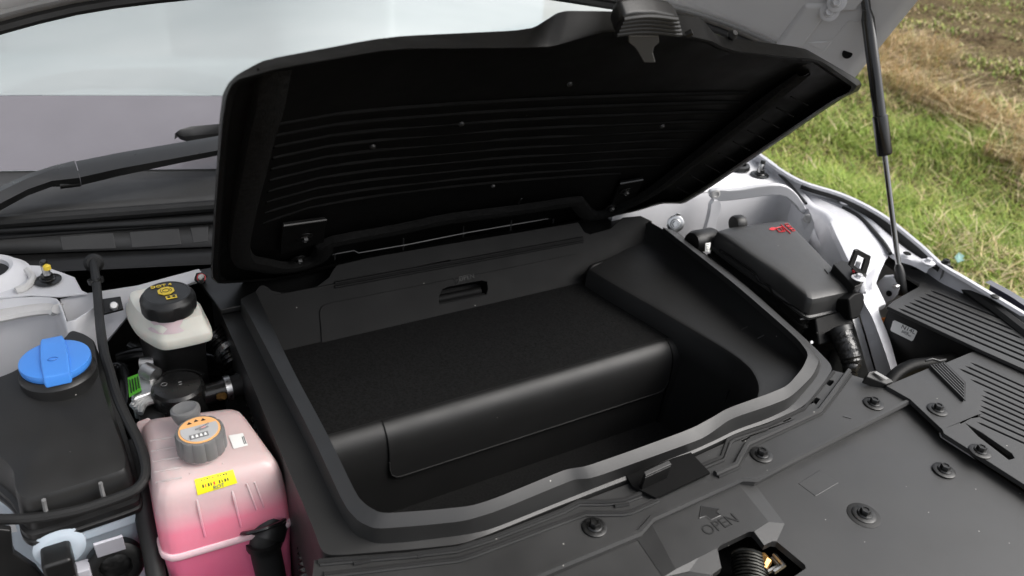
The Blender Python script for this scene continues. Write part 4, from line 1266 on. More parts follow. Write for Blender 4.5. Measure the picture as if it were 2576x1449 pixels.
for u, v in ((2197, 1016), (1915, 1145), (1495, 1327)):
    bolt(AZ(u, v, .0005), ca, m=BOLTM, s=1.08)
slab('moulded_mark', [AZ(2120, 1047, .0008), AZ(2132, 1043, .0008), AZ(2142, 1053, .0008)], .001, EMBOSS, ca, 0)

cb = thing('front_cover', Z(2000, 1350, .87), 'large grey plastic front cover with OPEN arrow and latch opening', 'cover')
hole = [(1805, 1379), (1812, 1372), (1884, 1338), (1894, 1338), (1905, 1348), (1923, 1371), (1942, 1362), (1955, 1363), (2024, 1420), (2027, 1430), (1995, 1452), (1985, 1500), (1780, 1500), (1793, 1444), (1815, 1428)]
outB = [(2283, 1000), (2362, 1090), (2366, 1100), (2478, 1172), (2576, 1238), (2700, 1325), (2760, 1640), (760, 1720), (1250, 1480), (1417, 1410), (1600, 1335), (1630, 1298), (1862, 1196), (1899, 1198)]
def BZ(u, v, k=0.0):
    return Z(u, v, .899 + k)
slab('cover_plate', [BZ(*p) for p in outB], .010, GREY, cb, 0.0012, holes=[[BZ(*p) for p in hole]])
# raised middle field with chamfers falling to the right and into the opening
hiP = [(1637, 1314), (1866, 1212), (1858, 1218), (1934, 1313), (1897, 1337), (1885, 1337), (1811, 1371), (1804, 1379), (1757, 1403), (1700, 1432)]
loP = [(1899, 1218), (1974, 1317), (1954, 1361), (1942, 1361), (1922, 1371), (1814, 1428), (1790, 1446), (1734, 1437), (1690, 1500), (1770, 1500), (1600, 1352), (1668, 1452)]
vv = [BZ(u, v, .0048) for u, v in hiP] + [BZ(u, v, .0006) for u, v in loP]
L_ = len(hiP)
mk('raised_field', vv, [tuple(range(L_)), (2, L_, L_ + 1, 3), (3, L_ + 1, L_ + 2, L_ + 3, L_ + 4, 4), (7, L_ + 5, L_ + 6, L_ + 7, 8), (L_ + 6, L_ + 9, L_ + 8, L_ + 7), (0, 9, L_ + 11, L_ + 10), (9, 8, L_ + 7, L_ + 11)], GREY, cb, ang=5)
slab('shallow_pad', [BZ(u, v, .0006) for u, v in ((2008, 1216), (2062, 1182), (2110, 1214), (2052, 1248))], .0016, GREY, cb, 0.0012)
text('open_lettering', 'OPEN', BZ(1812, 1320, .0051), EX, EY, .0225, EMBOSD, cb, stretch=1.0)  # letters darker than the plate: the engraving's shade put into their colour
ar = [(1759, 1304), (1764, 1274), (1810, 1281), (1802, 1288), (1813, 1297), (1788, 1308), (1775, 1298)]
slab('open_arrow_field', [BZ(u, v, .0051) for u, v in ar], .0004, EMBOSD, cb, 0)
tube('open_arrow', [BZ(u, v, .0049) for u, v in ar + ar[:1]], .0009, EMBOSS, cb, n=5)
for u, v in ((2374, 1184), (2173, 1295)):
    bolt(BZ(u, v, .0011 if u > 2300 else .0005), cb, m=BOLTM, s=1.08)
lathe('bolt_recess', [(.0225, 0), (.0215, .0006)], BZ(2173, 1296, .0003), RUBBER, cb, n=28)
# inside the latch opening
lm = thing('bonnet_latch', Z(1900, 1440, .80), 'oily bonnet latch with coil spring inside the cover opening', 'latch')
slab('latch_housing', [Z(1790, 1360, .84), Z(1900, 1310, .84), Z(2060, 1420, .84), Z(2040, 1560, .84), Z(1740, 1560, .84)], .05, DARK, lm, 0.002)
sp0, sp1 = Z(1882, 1400, .875), Z(1892, 1475, .875)
sa = (sp1 - sp0)
sn1, sn2 = frame(sa)
coil = []
for i in range(9 * 14):
    t = i / (9 * 14)
    q_ = 2 * math.pi * i / 14
    coil.append(sp0 + sa * t + sn1 * math.cos(q_) * .021 + sn2 * math.sin(q_) * .014)
tube('coil_spring', coil, .0022, mat('oily_steel', (.045, .045, .042), .4, metal=1.0, var=.4, vscale=80), lm, n=6)
tube('spring_core', [sp0, sp1], .011, COPPER, lm, n=12)
tube('latch_wire', [Z(1947, 1394, .88), Z(1972, 1423, .88), Z(1945, 1440, .88)], .0032, STEEL, lm, n=6)
tube('latch_wire', [Z(1940, 1404, .876), Z(1958, 1424, .876), Z(1930, 1440, .876)], .003, STEEL, lm, n=6)
tube('grease_blob', [Z(1916, 1398, .88), Z(1926, 1412, .88), Z(1912, 1440, .878)], [.006, .008, .005], COPPER, lm, n=8)

cc = thing('headlight_cover', Z(2420, 850, .9), 'grey slotted plastic cover beside the white wing', 'cover')
def CZ(u, v, k=0.0):
    return Z(u, v, .926 + k)
def C2(u, v, k=0.0):
    return Z(u, v, .917 + k)
def slot(x0, y0, x1, slope, wpx, f):
    y1 = y0 + (x1 - x0) * slope
    return [f(x0, y0), f(x0 + 12, y0 + 12 * slope - wpx * .55), f(x1 - 12, y1 - 12 * slope - wpx * .55), f(x1, y1), f(x1 - 12, y1 - 12 * slope + wpx * .55), f(x0 + 12, y0 + 12 * slope + wpx * .55)]
up = [(2220, 648), (2247, 638), (2300, 656), (2335, 674), (2357, 671), (2377, 690), (2437, 738), (2512, 788), (2576, 841), (2700, 935), (2700, 984), (2457, 875), (2232, 770), (2245, 758), (2311, 721), (2312, 713), (2267, 686), (2255, 678), (2225, 656)]
hs = []
for x0, y0, x1, s in ((2260, 775, 2660, .425), (2273, 767, 2650, .422), (2287, 760, 2640, .420), (2299, 753, 2620, .416), (2312, 746, 2572, .405), (2326, 738, 2550, .41), (2340, 730, 2522, .40)):
    hs.append(slot(x0, y0, x1, s, 4.4, CZ))
slab('cover_plate', [CZ(*p) for p in up], .007, GREY, cc, 0.0009, holes=hs, seg=1)
low = [(2229, 970), (2332, 927), (2379, 912), (2437, 888), (2460, 880), (2700, 990), (2700, 1305), (2576, 1218), (2482, 1158), (2374, 1090), (2370, 1080), (2289, 1004)]
hs2 = []
for x0, y0 in ((2442, 912), (2428, 920), (2413, 927), (2442, 954), (2473, 982), (2469, 994), (2468, 1006), (2466, 1020), (2463, 1032), (2461, 1046), (2458, 1061)):
    hs2.append(slot(x0, y0, 2650, .452, 4.0, C2))
hs2.append([C2(*p) for p in ((2430, 1065), (2470, 1088), (2545, 1140), (2552, 1152), (2538, 1156), (2460, 1096))])
slab('cover_plate', [C2(*p) for p in low], .008, GREY, cc, 0.0010, holes=hs2, seg=1)
# things seen dimly through the slots
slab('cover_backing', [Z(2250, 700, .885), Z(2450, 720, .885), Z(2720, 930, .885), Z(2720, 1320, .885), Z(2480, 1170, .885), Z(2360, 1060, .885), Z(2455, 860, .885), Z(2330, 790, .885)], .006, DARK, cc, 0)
# ribbed tab
for i in range(6):
    t = i / 5
    a = (2341 + 33 * t, 918 - 5 * t)
    b = (2426, 1003 - 38 * t)
    w_ = 3.2
    slab('tab_rib', [C2(a[0], a[1] - w_, .006), C2(b[0], b[1] - w_, .006), C2(b[0], b[1] + w_ * .4, .006), C2(a[0], a[1] + w_ * .4, .006)], .006, GREY, cc, 0.0008)
slab('tab_base', [C2(2338, 920, .001), C2(2376, 909, .001), C2(2430, 962, .001), C2(2429, 1008, .001)], .002, RUBBER, cc, 0)
tube('tab_clip', [C2(2328, 908, .008), C2(2345, 903, .012), C2(2362, 908, .010), C2(2378, 905, .006)], .0022, BOLTM, cc, n=8)
for u, v in ((2358, 1031), (2465, 1136)):
    bolt(C2(u, v, .0004), cc, m=BOLTM, s=1.05)
bolt(CZ(2258, 657, .0003), cc, m=GREY, s=0.8)
slab('clip_slot', [CZ(2288, 673, .0005), CZ(2312, 673, .0005), CZ(2318, 679, .0005), CZ(2298, 677, .0005)], .001, DARK, cc, 0)
# outer edge rubber and the bumper skin edge
tube('edge_rubber', crom([Z(2378, 690, .935), Z(2437, 732, .932), Z(2512, 784, .930), Z(2576, 834, .928), Z(2700, 930, .925)], 4), .012, RUBBER, cc, n=8)
e0 = crom(ZS([(2374, 668, .965), (2450, 712, .957), (2530, 762, .95), (2600, 808, .945), (2720, 895, .94)], 0), 4)
e1 = crom(ZS([(2384, 688, .945), (2450, 727, .94), (2530, 780, .935), (2600, 838, .93), (2720, 930, .925)], 0), 4)
loft('bumper_edge', [[p + V(.01, 0, -.05) for p in e0], e0, e1, [p + V(0, 0, -.02) for p in e1]], mat('bumper_grey', g(0.16), 0.45, var=0.06), body, closed=False, ang=60)
lathe('bumper_clip', [(.008, 0), (.008, .003), (.004, .005)], Z(2502, 748, .955), RUBBER, body, n=6)
hl0 = crom(ZS([(2470, 722, .955), (2530, 755, .945), (2580, 788, .935), (2680, 850, .93)], 0), 4)
loft('headlight_lens', [[p + V(.012, .004, .006) for p in hl0], [p + V(.045, .01, .0) for p in hl0], [p + V(.07, .0, -.10) for p in hl0]], mat('headlight_grey', (0.05, 0.05, 0.07), 0.15, spec=0.8), body, closed=False)
# housing wall below the cover with its sticker
hw = thing('headlight_housing', Z(2340, 900, .75), 'black housing wall below the slotted cover with white N14L sticker', 'housing')
h0, h1 = Z(2236, 775, .917), Z(2462, 882, .908)
dn = (h1 - h0).cross(EZ).normalized()
slab('housing_wall', [h0 + V(0, 0, 0), h1, h1 + V(0, 0, -.25), h0 + V(0, 0, -.25)], -dn * .01 if dn.y < 0 else dn * .01, BLACK, hw, 0.002)
fn = dn if dn.dot(CAM - h0) > 0 else -dn
def HW(u, v, k=.001):
    return PL(u, v, h0 + fn * k, fn)
stq = [(2250, 806), (2304, 831), (2307, 835), (2297, 856), (2293, 858), (2242, 833), (2240, 829), (2246, 808)]
stk = slab('sticker', [HW(u, v, .0022) for u, v in stq], -fn * .001, WLAB, hw, 0)
sx_ = (HW(2304, 831) - HW(2250, 806)).normalized()
sy2 = (HW(2250, 806) - HW(2242, 831)).normalized()
text('sticker_lettering', 'N14L', HW(2285, 829, .0026), sx_, sy2, .0118, INK, stk, .0002)
text('sticker_lettering', 'A00E', HW(2277, 836, .0026), sx_, sy2, .0060, INK, stk, .0002)
text('sticker_lettering', '474 53 E01', HW(2280, 841, .0026), sx_, sy2, .0042, INK, stk, .0002)
# connector lying at the cover's edge, and a dark hose behind
cn = thing('wire_connector', Z(2210, 955, .90), 'small black wire connector lying at the cover edge', 'connector')
slab('connector_body', [Z(2179, 948, .93), Z(2186, 934, .935), Z(2204, 931, .935), Z(2247, 955, .925), Z(2248, 961, .92), Z(2230, 968, .918)], (0, .004, -.016), BLACK, cn, 0.002)
slab('connector_print', [Z(2199, 937, .9362), Z(2206, 934, .9362), Z(2236, 952, .9288), Z(2229, 955, .9288)], .0005, INKG, cn, 0)
hs_ = thing('headlight_hose', Z(2290, 935, .85), 'shiny black hose curving under the slotted cover', 'hose')
tube('hose_wall', crom([Z(2225, 985, .86), Z(2255, 945, .872), Z(2295, 922, .88), Z(2345, 915, .88), Z(2400, 905, .87)], 6), .013, LIDM, hs_, n=12)

# ================================================================== COOLANT RESERVOIR
cr = thing('coolant_reservoir', (.09, .88, .62), 'translucent coolant reservoir with pink fluid and grey cap', 'reservoir')
q4 = [V(.012, .972, 0), V(.148, .944, 0), V(.172, .797, 0), V(.010, .805, 0)]
cq = sum(q4, Vector()) / 4
def cring(k, z, n=2, kk=.15, dx=0, dy=0):
    pts = []
    base = [q4[0].lerp(q4[3], .5), q4[0], q4[0].lerp(q4[1], .5), q4[1], q4[1].lerp(q4[2], .5), q4[2], q4[2].lerp(q4[3], .5), q4[3]]
    for p in base:
        d = p - cq
        pts.append(V(cq.x + d.x * k + dx, cq.y + d.y * k + dy, z))
    return chaikin(pts, 3, True, kk)
cshell = [cring(.05, .914, dy=.01), cring(.5, .9135), cring(.76, .911), cring(.89, .906), cring(.965, .895), cring(1.0, .880), cring(1.025, .858), cring(1.05, .83), cring(1.06, .808), cring(1.06, .803), cring(1.055, .796), cring(1.05, .789), cring(1.02, .74), cring(.98, .62)]
csh = loft('tank_shell', cshell, COOL, cr, closed=True, cap0=True, cap1=True, ang=50)
CB = bvh(csh)
SEAM = mat('coolant_seam', (.86, .58, .62), .36, var=.06, sub=.4)
loft('tank_seam', [cring(1.05, .803), cring(1.085, .8025), cring(1.10, .800), cring(1.10, .794), cring(1.085, .7915), cring(1.05, .791)], SEAM, cr, closed=True)
# moulded ridges
def onshell(u, v):
    best = None
    for r_ in cshell:
        for p in r_:
            c = ROT.transposed() @ (p - CAM)
            d = (CX + FPX * c.x / -c.z - u) ** 2 + (CY - FPX * c.y / -c.z - v) ** 2
            if p.z > .78 and (best is None or d < best[0]): best = (d, p)
    return best[1]
def face_front(u, v, y=.7925):
    return AY(u, v, y)
for pts in ([(478, 1190), (496, 1262), (506, 1310), (516, 1350)], [(560, 1165), (585, 1240), (596, 1285), (606, 1325)], [(620, 1216), (633, 1250), (645, 1282)], [(640, 1212), (652, 1244), (664, 1276)]):
    tube('moulded_ridge', crom([hit(CB, u, v, .0) for u, v in pts], 4), .0017, COOL, cr, n=6)
for k in range(5):
    tube('moulded_ridge', crom([hit(CB, 378 + 4 * k, 1110 + 26 * k, .0002), hit(CB, 410 + 3 * k, 1104 + 26 * k, .0002), hit(CB, 450 + 2 * k, 1092 + 26 * k + 6, .0)], 4), .0016, COOL, cr, n=6)
slab('mount_tab', [Z(341, 1060, .90), Z(374, 1048, .90), Z(390, 1062, .90), Z(385, 1085, .895), Z(352, 1112, .88), Z(345, 1085, .89)], .012, COOL, cr, 0.003)
# cap
cc0 = Z(502, 1083, .950)
CS = 0.80
clathe = lambda nm, prof, c, m, p, **kw: lathe(nm, [(r * CS, h * CS) for r, h in prof], c, m, p, **kw)
def CV(x, y, z):
    return Vector((x * CS, y * CS, z * CS))
grip = lambda k, h: (1.0 if (k % 5) else 0.955) if -.03 < h < .0025 else 1.0
cap = clathe('cap', [(.024, -.040), (.0385, -.037), (.0395, -.034), (.0385, -.004), (.0370, .0005), (.0340, .0015), (.0335, .0006), (.0015, .0006)], cc0, CAPG, cr, n=60, mod=grip, ang=30)
tag(cap, 'grey ribbed cap with orange and white warning disc')
clathe('cap_disc', [(.0325, .0008), (.0325, .0020), (.001, .0021)], cc0, ORL, cap, n=40)
wd = [cc0 + CV(math.cos(math.radians(a)) * .0292, math.sin(math.radians(a)) * .0292, .0030) for a in range(-200, 21, 10)]
slab('cap_print', wd, .0008, mat('cap_silver_print', g(0.42), 0.4, var=0.1), cap, 0)
slab('cap_print', [cc0 + CV(x, y, .0037) for x, y in ((-.018, -.021), (.011, -.021), (.011, -.010), (-.018, -.010))], .0006, INKG, cap, 0)
for i in range(4):
    slab('cap_print', [cc0 + CV(-.0155 + i * .0066 + a, -.0155 + b, .0042) for a, b in ((0, -.003), (.0045, -.003), (.0035, .003), (.001, .003))], .0004, WLAB, cap, 0)
tube('cap_print', [cc0 + CV(-.006, .0, .0038), cc0 + CV(.006, .003, .0038), cc0 + CV(.016, .008, .0038)], .0012, INKG, cap, n=5)
tube('cap_print', [cc0 + CV(.0, -.003, .0038), cc0 + CV(.009, -.002, .0038), cc0 + CV(.014, .0, .0038)], .0014, INKG, cap, n=5)
slab('cap_print', [cc0 + CV(.003, .0, .0042), cc0 + CV(.010, .001, .0042), cc0 + CV(.0095, .006, .0042), cc0 + CV(.003, .005, .0042)], .0004, PINKL, cap, 0)
for x, y in ((-.012, .021), (-.001, .0235), (.010, .022)):
    slab('cap_print', [cc0 + CV(x - .0035, y - .0025, .0030), cc0 + CV(x + .0035, y - .0022, .0030), cc0 + CV(x, y + .003, .0030)], .0006, INK, cap, 0)
lathe('filler_neck', [(.025, -.050), (.024, -.029)], cc0, COOL, cr, n=32)
# small vent neck with grey bung
vn = Z(466, 1032, .948)
bung = lathe('vent_bung', [(.010, -.026), (.017, -.011), (.0192, -.002), (.0187, .003), (.0155, .005), (.0135, .0038)], vn, CAPG, cr, axis=(-.05, .15, 1), n=28)
lathe('vent_neck', [(.019, -.045), (.0145, -.038), (.016, -.032), (.0125, -.028), (.0145, -.022), (.010, -.015)], vn + V(.004, -.012, 0), COOL, cr, axis=(-.1, .3, 1), n=24)
# labels
def decal(name, quad, m, parent, b, k=.0012, div=5, th=.0006):
    # sheet laid on a surface
    a, b_, c, d = [Vector((q[0], q[1], 0)) for q in quad]
    v, f = [], []
    for j in range(div + 1):
        for i in range(div + 1):
            p = a.lerp(b_, i / div).lerp(d.lerp(c, i / div), j / div)
            v.append(hit(b, p.x, p.y, k))
    for j in range(div):
        for i in range(div):
            f.append((j * (div + 1) + i, j * (div + 1) + i + 1, (j + 1) * (div + 1) + i + 1, (j + 1) * (div + 1) + i))
    return mk(name, v, f, m, parent, fix=False, ang=60)
wl = decal('label', [(575, 1097), (611, 1091), (624, 1122), (588, 1131)], WLAB, cr, CB)
for i in range(2):
    tube('label_print', [hit(CB, 613 - 4 * i, 1100 + i, .0016), hit(CB, 619 - 4 * i, 1118 + i, .0016)], .0006, INKG, wl, n=4)
YQ = [(489, 1207), (586, 1182), (597, 1214), (497, 1245)]
yl = decal('label', YQ, YLAB, cr, CB)
def yp(s_, t_):
    a, b_, c, d = [Vector((q[0], q[1], 0)) for q in YQ]
    return a.lerp(b_, s_).lerp(d.lerp(c, s_), t_)
for i, w_ in enumerate([1.6, 1, 1.8, 1.2, 1.9, .9, 1.5, 1, 1.8, 1.4]):
    t = .16 + .070 * i
    if i == 5: continue
    a, b_ = yp(t, .14), yp(t + .012 * w_, .64)
    decal('barcode_bar', [(yp(t, .14).x, yp(t, .14).y), (yp(t + .022 * w_, .14).x, yp(t + .022 * w_, .14).y), (yp(t + .022 * w_, .64).x, yp(t + .022 * w_, .64).y), (yp(t, .64).x, yp(t, .64).y)], INK if i not in (1, 4) else REDI, yl, CB, .0018, 1)
o_, x_, y_ = [hit(CB, *(yp(*q).x, yp(*q).y), .0018) for q in ((.55, .84), (.75, .84), (.55, .64))]
text('label_lettering', 'ROT', o_, x_ - o_, y_ - o_, .0070, INKG, yl, .0002)

# ================================================================== HOSES BY THE RESERVOIR
ho = thing('coolant_hose', Z(668, 1420, .7), 'thick black hose clipped to the coolant reservoir corner', 'hose')
tube('hose_wall', crom([Z(676, 1310, .795), Z(664, 1345, .785), Z(668, 1385, .755), Z(680, 1440, .71), Z(690, 1500, .66)], 6), .021, RUBBER, ho, n=16)
tube('hose_collar', [Z(682, 1300, .80), Z(664, 1350, .782)], [.027, .0285], BLACK, ho, n=20)
tube('hose_collar', [Z(664, 1356, .779), Z(665, 1372, .768)], [.0255, .0245], BLACK, ho, n=20)
ci = circle(Z(660, 1322, .80), (Z(684, 1300, .8) - Z(664, 1350, .782)).cross(EX).normalized(), EX, .031, .031, 24)
tube('spring_clip', ci[2:20], .003, GLOSS, ho, n=6)
lathe('clip_end', [(.005, 0), (.005, .008)], Z(694, 1292, .81), STEEL, ho, axis=(.3, -.6, .6), n=8)
cd = thing('corrugated_conduit', Z(760, 1350, .7), 'ribbed black conduit running beside the storage tray', 'conduit')
cp = crom([Z(600, 945, .83), Z(628, 985, .83), Z(660, 1085, .82), Z(700, 1170, .81), Z(737, 1245, .80), Z(760, 1320, .79), Z(772, 1400, .77), Z(776, 1480, .75)], 24)
tube('conduit_wall', cp, [(.0125 if i % 4 < 2 else .0100) for i in range(len(cp))], GLOSS, cd, n=12, ang=60)
pc = thing('side_pipe', Z(378, 1350, .7), 'smooth black pipe between the two reservoirs', 'pipe')
tube('pipe_wall', crom([Z(330, 1120, .86), Z(352, 1200, .85), Z(365, 1300, .82), Z(385, 1400, .78), Z(400, 1500, .74)], 5), .0125, RUBBER, pc, n=12)

# ================================================================== WASHER RESERVOIR
wr = thing('washer_reservoir', Z(150, 1300, .65), 'washer fluid reservoir with black shroud and blue cap', 'reservoir')
sh = [(38, 1240, .906), (52, 1257, .900), (75, 1262, .900), (308, 1190, .900), (320, 1178, .902), (320, 1150, .908), (285, 1050, .928), (256, 960, .946), (246, 900, .957), (238, 852, .965), (212, 834, .968), (180, 824, .968), (160, 850, .965), (100, 880, .962), (40, 930, .955), (-60, 965, .950), (-90, 1100, .925), (-20, 1140, .916), (14, 1166, .914), (33, 1192, .911)]
SPN = Vector((0, -.30, 1)).normalized()
S0 = [PL(p[0], p[1], (0, .877, .902), SPN) for p in sh]
sc0 = sum(S0, Vector()) / len(S0)
def sring(k, dz, out=0.0):
    r = []
    for p in S0:
        d = p - sc0; d2 = Vector((d.x, d.y, 0)).normalized()
        r.append(sc0 + d * k + d2 * out + V(0, 0, dz))
    return chaikin(r, 2, True, .2)
SHR = mat('shroud_plastic', g(0.012), 0.38, bump=0.35, bscale=1100, speck=0.06, var=0.15)
loft('shroud', [sring(.02, .008), sring(.5, .005), sring(.85, .002), sring(.97, .0), sring(1, -.005), sring(1, -.045, .006), sring(1, -.048, .012), sring(1, -.056, .012)], SHR, wr, closed=True, cap0=True, cap1=True, ang=35)
loft('shroud_flange', [sring(1, -.056, .008), sring(1, -.060, .014), sring(1, -.066, .014), sring(1, -.068, .006)], BLACK, wr, closed=True, cap0=True, cap1=True, ang=35)
loft('tank_shell', [sring(.98, -.069, .004), sring(1, -.074, .009), sring(1, -.085, .009), sring(1, -.088, .0), sring(.96, -.16, 0), sring(.93, -.30, 0)], WASH, wr, closed=True, cap0=True, cap1=True, ang=35)
# neck with blue cap
wc = Z(139, 906, .980)
lathe('neck_collar', [(.0505, -.055), (.0475, -.034), (.0482, -.028), (.0482, -.018), (.0455, -.015), (.0445, -.008)], wc, SHR, wr, n=40)
WS = 0.76
bc_ = lathe('cap', [(r * WS, h) for r, h in [(.030, -.016), (.054, -.011), (.0575, -.006), (.0585, -.001), (.0575, .003), (.050, .0045), (.002, .004)]], wc, BLUE, wr, n=48, ang=40)
tag(bc_, 'round blue cap with raised grip bar')
bars = [[wc + V(-w2 * WS, y * WS, z), wc + V(-w2 * .88 * WS, y * WS, z + h2), wc + V(w2 * .88 * WS, y * WS, z + h2), wc + V(w2 * WS, y * WS, z)] for y, z, h2, w2 in ((-.0625, -.010, .004, .021), (-.058, -.004, .010, .023), (-.03, .0, .009, .0245), (.0, .0, .0092, .0245), (.03, .0, .0096, .023), (.050, .0, .010, .021), (.062, -.006, .014, .0195))]
loft('cap_grip', bars, BLUE, bc_, closed=True, cap0=True, cap1=True, bevel=0.003, seg=2)
tube('cap_mark', circle(wc + V(-.002, -.010, .0096), EX, EY, .006, .004, 12), .0006, mat('blue_dark', (.03, .15, .5), .4), bc_, n=4)
# cable tie straps, tank fittings
for a, b, c in (((110, 1252), (114, 1280), (122, 1305)), ((252, 1210), (258, 1240), (266, 1262))):
    tube('tie_strap', [Z(a[0], a[1], .903) + V(0, -.006, .002), AY(b[0], b[1], .862), AY(c[0], c[1], .858)], .0028, INKG, wr, n=6)
pc0 = AY(150, 1370, .862)
lathe('plug_flange', [(.030, 0), (.030, .006), (.022, .010), (.016, .010)], pc0, WASH, wr, axis=(0, -1, .15), n=32)
box('plug', pc0 + V(-.004, -.022, -.006), (.034, .04, .036), BLACK, wr, 0.005)
box('plug', pc0 + V(.0, -.03, -.036), (.026, .03, .035), BLACK, wr, 0.004)
tube('plug_wire', [pc0 + V(.002, -.036, -.05), pc0 + V(.012, -.038, -.065), pc0 + V(.03, -.03, -.08)], .004, ORANGE, wr, n=8)
se = AY(288, 1405, .862)
lathe('sensor_body', [(.034, 0), (.036, .004), (.036, .018), (.030, .022), (.021, .022), (.020, .012)], se, BLACK, wr, axis=(0, -1, .2), n=32, mod=lambda k, h: .95 if k % 8 == 0 else 1)
lathe('sensor_face', [(.020, .013), (.016, .015), (.003, .016)], se, BOLTM, wr, axis=(0, -1, .2), n=24)
box('tank_tab', AY(276, 1374, .835), (.034, .004, .036), mat('tab_white', (.42, .42, .46), .5), wr, 0.001, ax=(1, 0, .0), ay=(0, 1, .3))
box('tank_tab', AY(196, 1440, .845), (.03, .02, .02), mat('tab_white', (.5, .5, .55), .5), wr, 0.002)
slab('side_fin', [Z(-30, 1330, .83), Z(38, 1318, .83), Z(42, 1332, .82), Z(-30, 1345, .82)], .004, WHITEP, wr, 0.001)
slab('shroud_leg', [AY(-20, 1330, .852), AY(28, 1335, .852), AY(34, 1392, .852), AY(90, 1430, .852), AY(130, 1480, .852), AY(-20, 1500, .852)], (0, .01, 0), BLACK, wr, 0.002)
# cable draped round the shroud
wcab = thing('draped_cable', Z(245, 740, .93), 'black cable draped from the bulkhead round the washer reservoir', 'cable')
cb_ = [(234, 650, .955), (236, 668, .962), (241, 700, .962), (246, 750, .955), (251, 813, .955), (262, 888, .955), (276, 935, .948), (292, 990, .940), (318, 1050, .925), (346, 1105, .912), (364, 1160, .900), (366, 1195, .893), (352, 1222, .888), (318, 1243, .884), (217, 1278, .880), (150, 1293, .879), (100, 1301, .878), (40, 1306, .878), (-30, 1306, .878)]
tube('cable_wall', crom([Z(*p) for p in cb_], 5), .0068, RUBBER, wcab, n=10)
lathe('cable_grommet', [(.016, -.004), (.016, .004), (.011, .010)], Z(236, 662, .955), RUBBER, wcab, axis=(0, -.8, .5), n=20)
lathe('boot_ring', [(.0125, -.004), (.0125, .004)], Z(241, 706, .961), GLOSS, wcab, axis=(-.1, .3, .9), n=20)

# ================================================================== BRAKE FLUID RESERVOIR
bf = thing('brake_fluid_reservoir', (.09, 1.15, .87), 'milky brake fluid reservoir with black DOT 4 cap', 'reservoir')
bq = [(318, 792, .928), (312, 758, .935), (330, 735, .945), (420, 715, .95), (498, 735, .948), (507, 755, .944), (534, 820, .932), (530, 838, .928), (420, 862, .928), (392, 858, .928), (340, 826, .928)]
B0 = [Z(*p) for p in bq]
b0c = sum(B0, Vector()) / len(B0)
def bring(k, z, out=0):
    r = []
    for p in B0:
        d = p - b0c; d.z = 0
        r.append(V(b0c.x + d.x * k, b0c.y + d.y * k, z))
    return chaikin(r, 2, True, .22)
loft('tank_shell', [bring(.45, .962), bring(.68, .960), bring(.82, .955), bring(.87, .945), bring(.91, .936), bring(.98, .930), bring(1.0, .925), bring(1.0, .917), bring(.97, .911), bring(.90, .909)], MILK, bf, closed=True, cap0=True, cap1=True, ang=40)
loft('mount', [bring(.86, .908), bring(.80, .89), bring(.75, .80)], BLACK, bf, closed=True, cap0=True, cap1=True)
bcap_c = Z(420, 738, .990)
BS = 0.86
lathe('neck', [(.037, -.052), (.033, -.044), (.031, -.020)], bcap_c, mat('pinkish_neck', (.72, .56, .58), .4, sub=.3), bf, n=32)
bg_ = lambda k, h: (.965 if (k // 2) % 4 == 0 else 1.0) if h < -.008 else 1.0
bcap = lathe('cap', [(.026, -.030), (.0392, -.029), (.041, -.024), (.041, -.010), (.040, -.006), (.0375, -.003), (.0345, .0012), (.032, .0017), (.031, .001), (.001, .0014)], bcap_c, BLACKCAP, bf, n=56, mod=bg_, ang=30)
tag(bcap, 'black screw cap with yellow DOT 4 print')
text('cap_lettering', 'DOT 4', bcap_c + V(-.0050, .0212, .0026), EX, EY, .0092, YEL, bcap, .0006, stretch=1.15)
oc = [bcap_c + V(-.0005 + .0128 * math.cos(math.radians(22.5 + 45 * k)), .0040 + .0120 * math.sin(math.radians(22.5 + 45 * k)), .0030) for k in range(8)]
slab('cap_symbol', oc, .0014, YEL, bcap, 0.0003)
tube('cap_symbol_ring', circle(bcap_c + V(-.0005, .004, .0034), EX, EY, .0050, .0047, 18) + [bcap_c + V(.0045, .004, .0034)], .0005, INK, bcap, n=5)
for s in (-1, 1):
    tube('cap_symbol_ring', [bcap_c + V(-.0005 + s * .0080 * math.cos(a), .004 + .0080 * math.sin(a), .0034) for a in [k * .18 - .72 for k in range(9)]], .0005, INK, bcap, n=5)
bk = bcap_c + V(.004, -.0165, .0027)
slab('cap_book_symbol', [bk + V(-.0080, -.0046, 0), bk + V(.0080, -.0046, 0), bk + V(.0080, .0044, 0), bk + V(-.0080, .0044, 0)], .001, YEL, bcap, 0.0003)
for x in (-.0036, .0036):
    slab('cap_book_page', [bk + V(x - .0020, -.0022, .0007), bk + V(x + .0020, -.0022, .0007), bk + V(x + .0020, .0020, .0007), bk + V(x - .0020, .0020, .0007)], .0008, INK, bcap, 0)

# ================================================================== PUMP, VALVE AND PIPEWORK IN THE GAP
pm = thing('coolant_pump', Z(444, 990, .80), 'round black coolant pump behind the pink reservoir', 'pump')
pc_ = Z(446, 968, .872)
lathe('pump_cover', [(.041, -.06), (.040, -.012), (.0385, -.004), (.034, .0), (.020, .0012), (.001, .0012)], pc_, mat('pump_plastic', g(0.010), .25, spec=.6), pm, n=44)
tube('pump_print', circle(pc_ + V(-.018, .006, .0022), EX, EY, .0045, .004, 12), .0007, INKG, pm, n=4)
for dy in (-.003, .003):
    tube('pump_print', [pc_ + V(.002, dy, .0018), pc_ + V(.007, dy, .0018)], .0008, INKG, pm, n=4)
tube('pump_rim', circle(pc_ + V(0, .006, -.012), EX, EY, .045, .047, 32)[2:16], .0035, GLOSS, pm, n=8)
tube('pump_outlet', [pc_ + V(.03, -.004, -.03), pc_ + V(.075, -.004, -.028)], .0175, GLOSS, pm, n=18)
tube('hose_clamp', [pc_ + V(.068, -.004, -.028), pc_ + V(.077, -.004, -.028)], .0215, STEEL, pm, n=20)
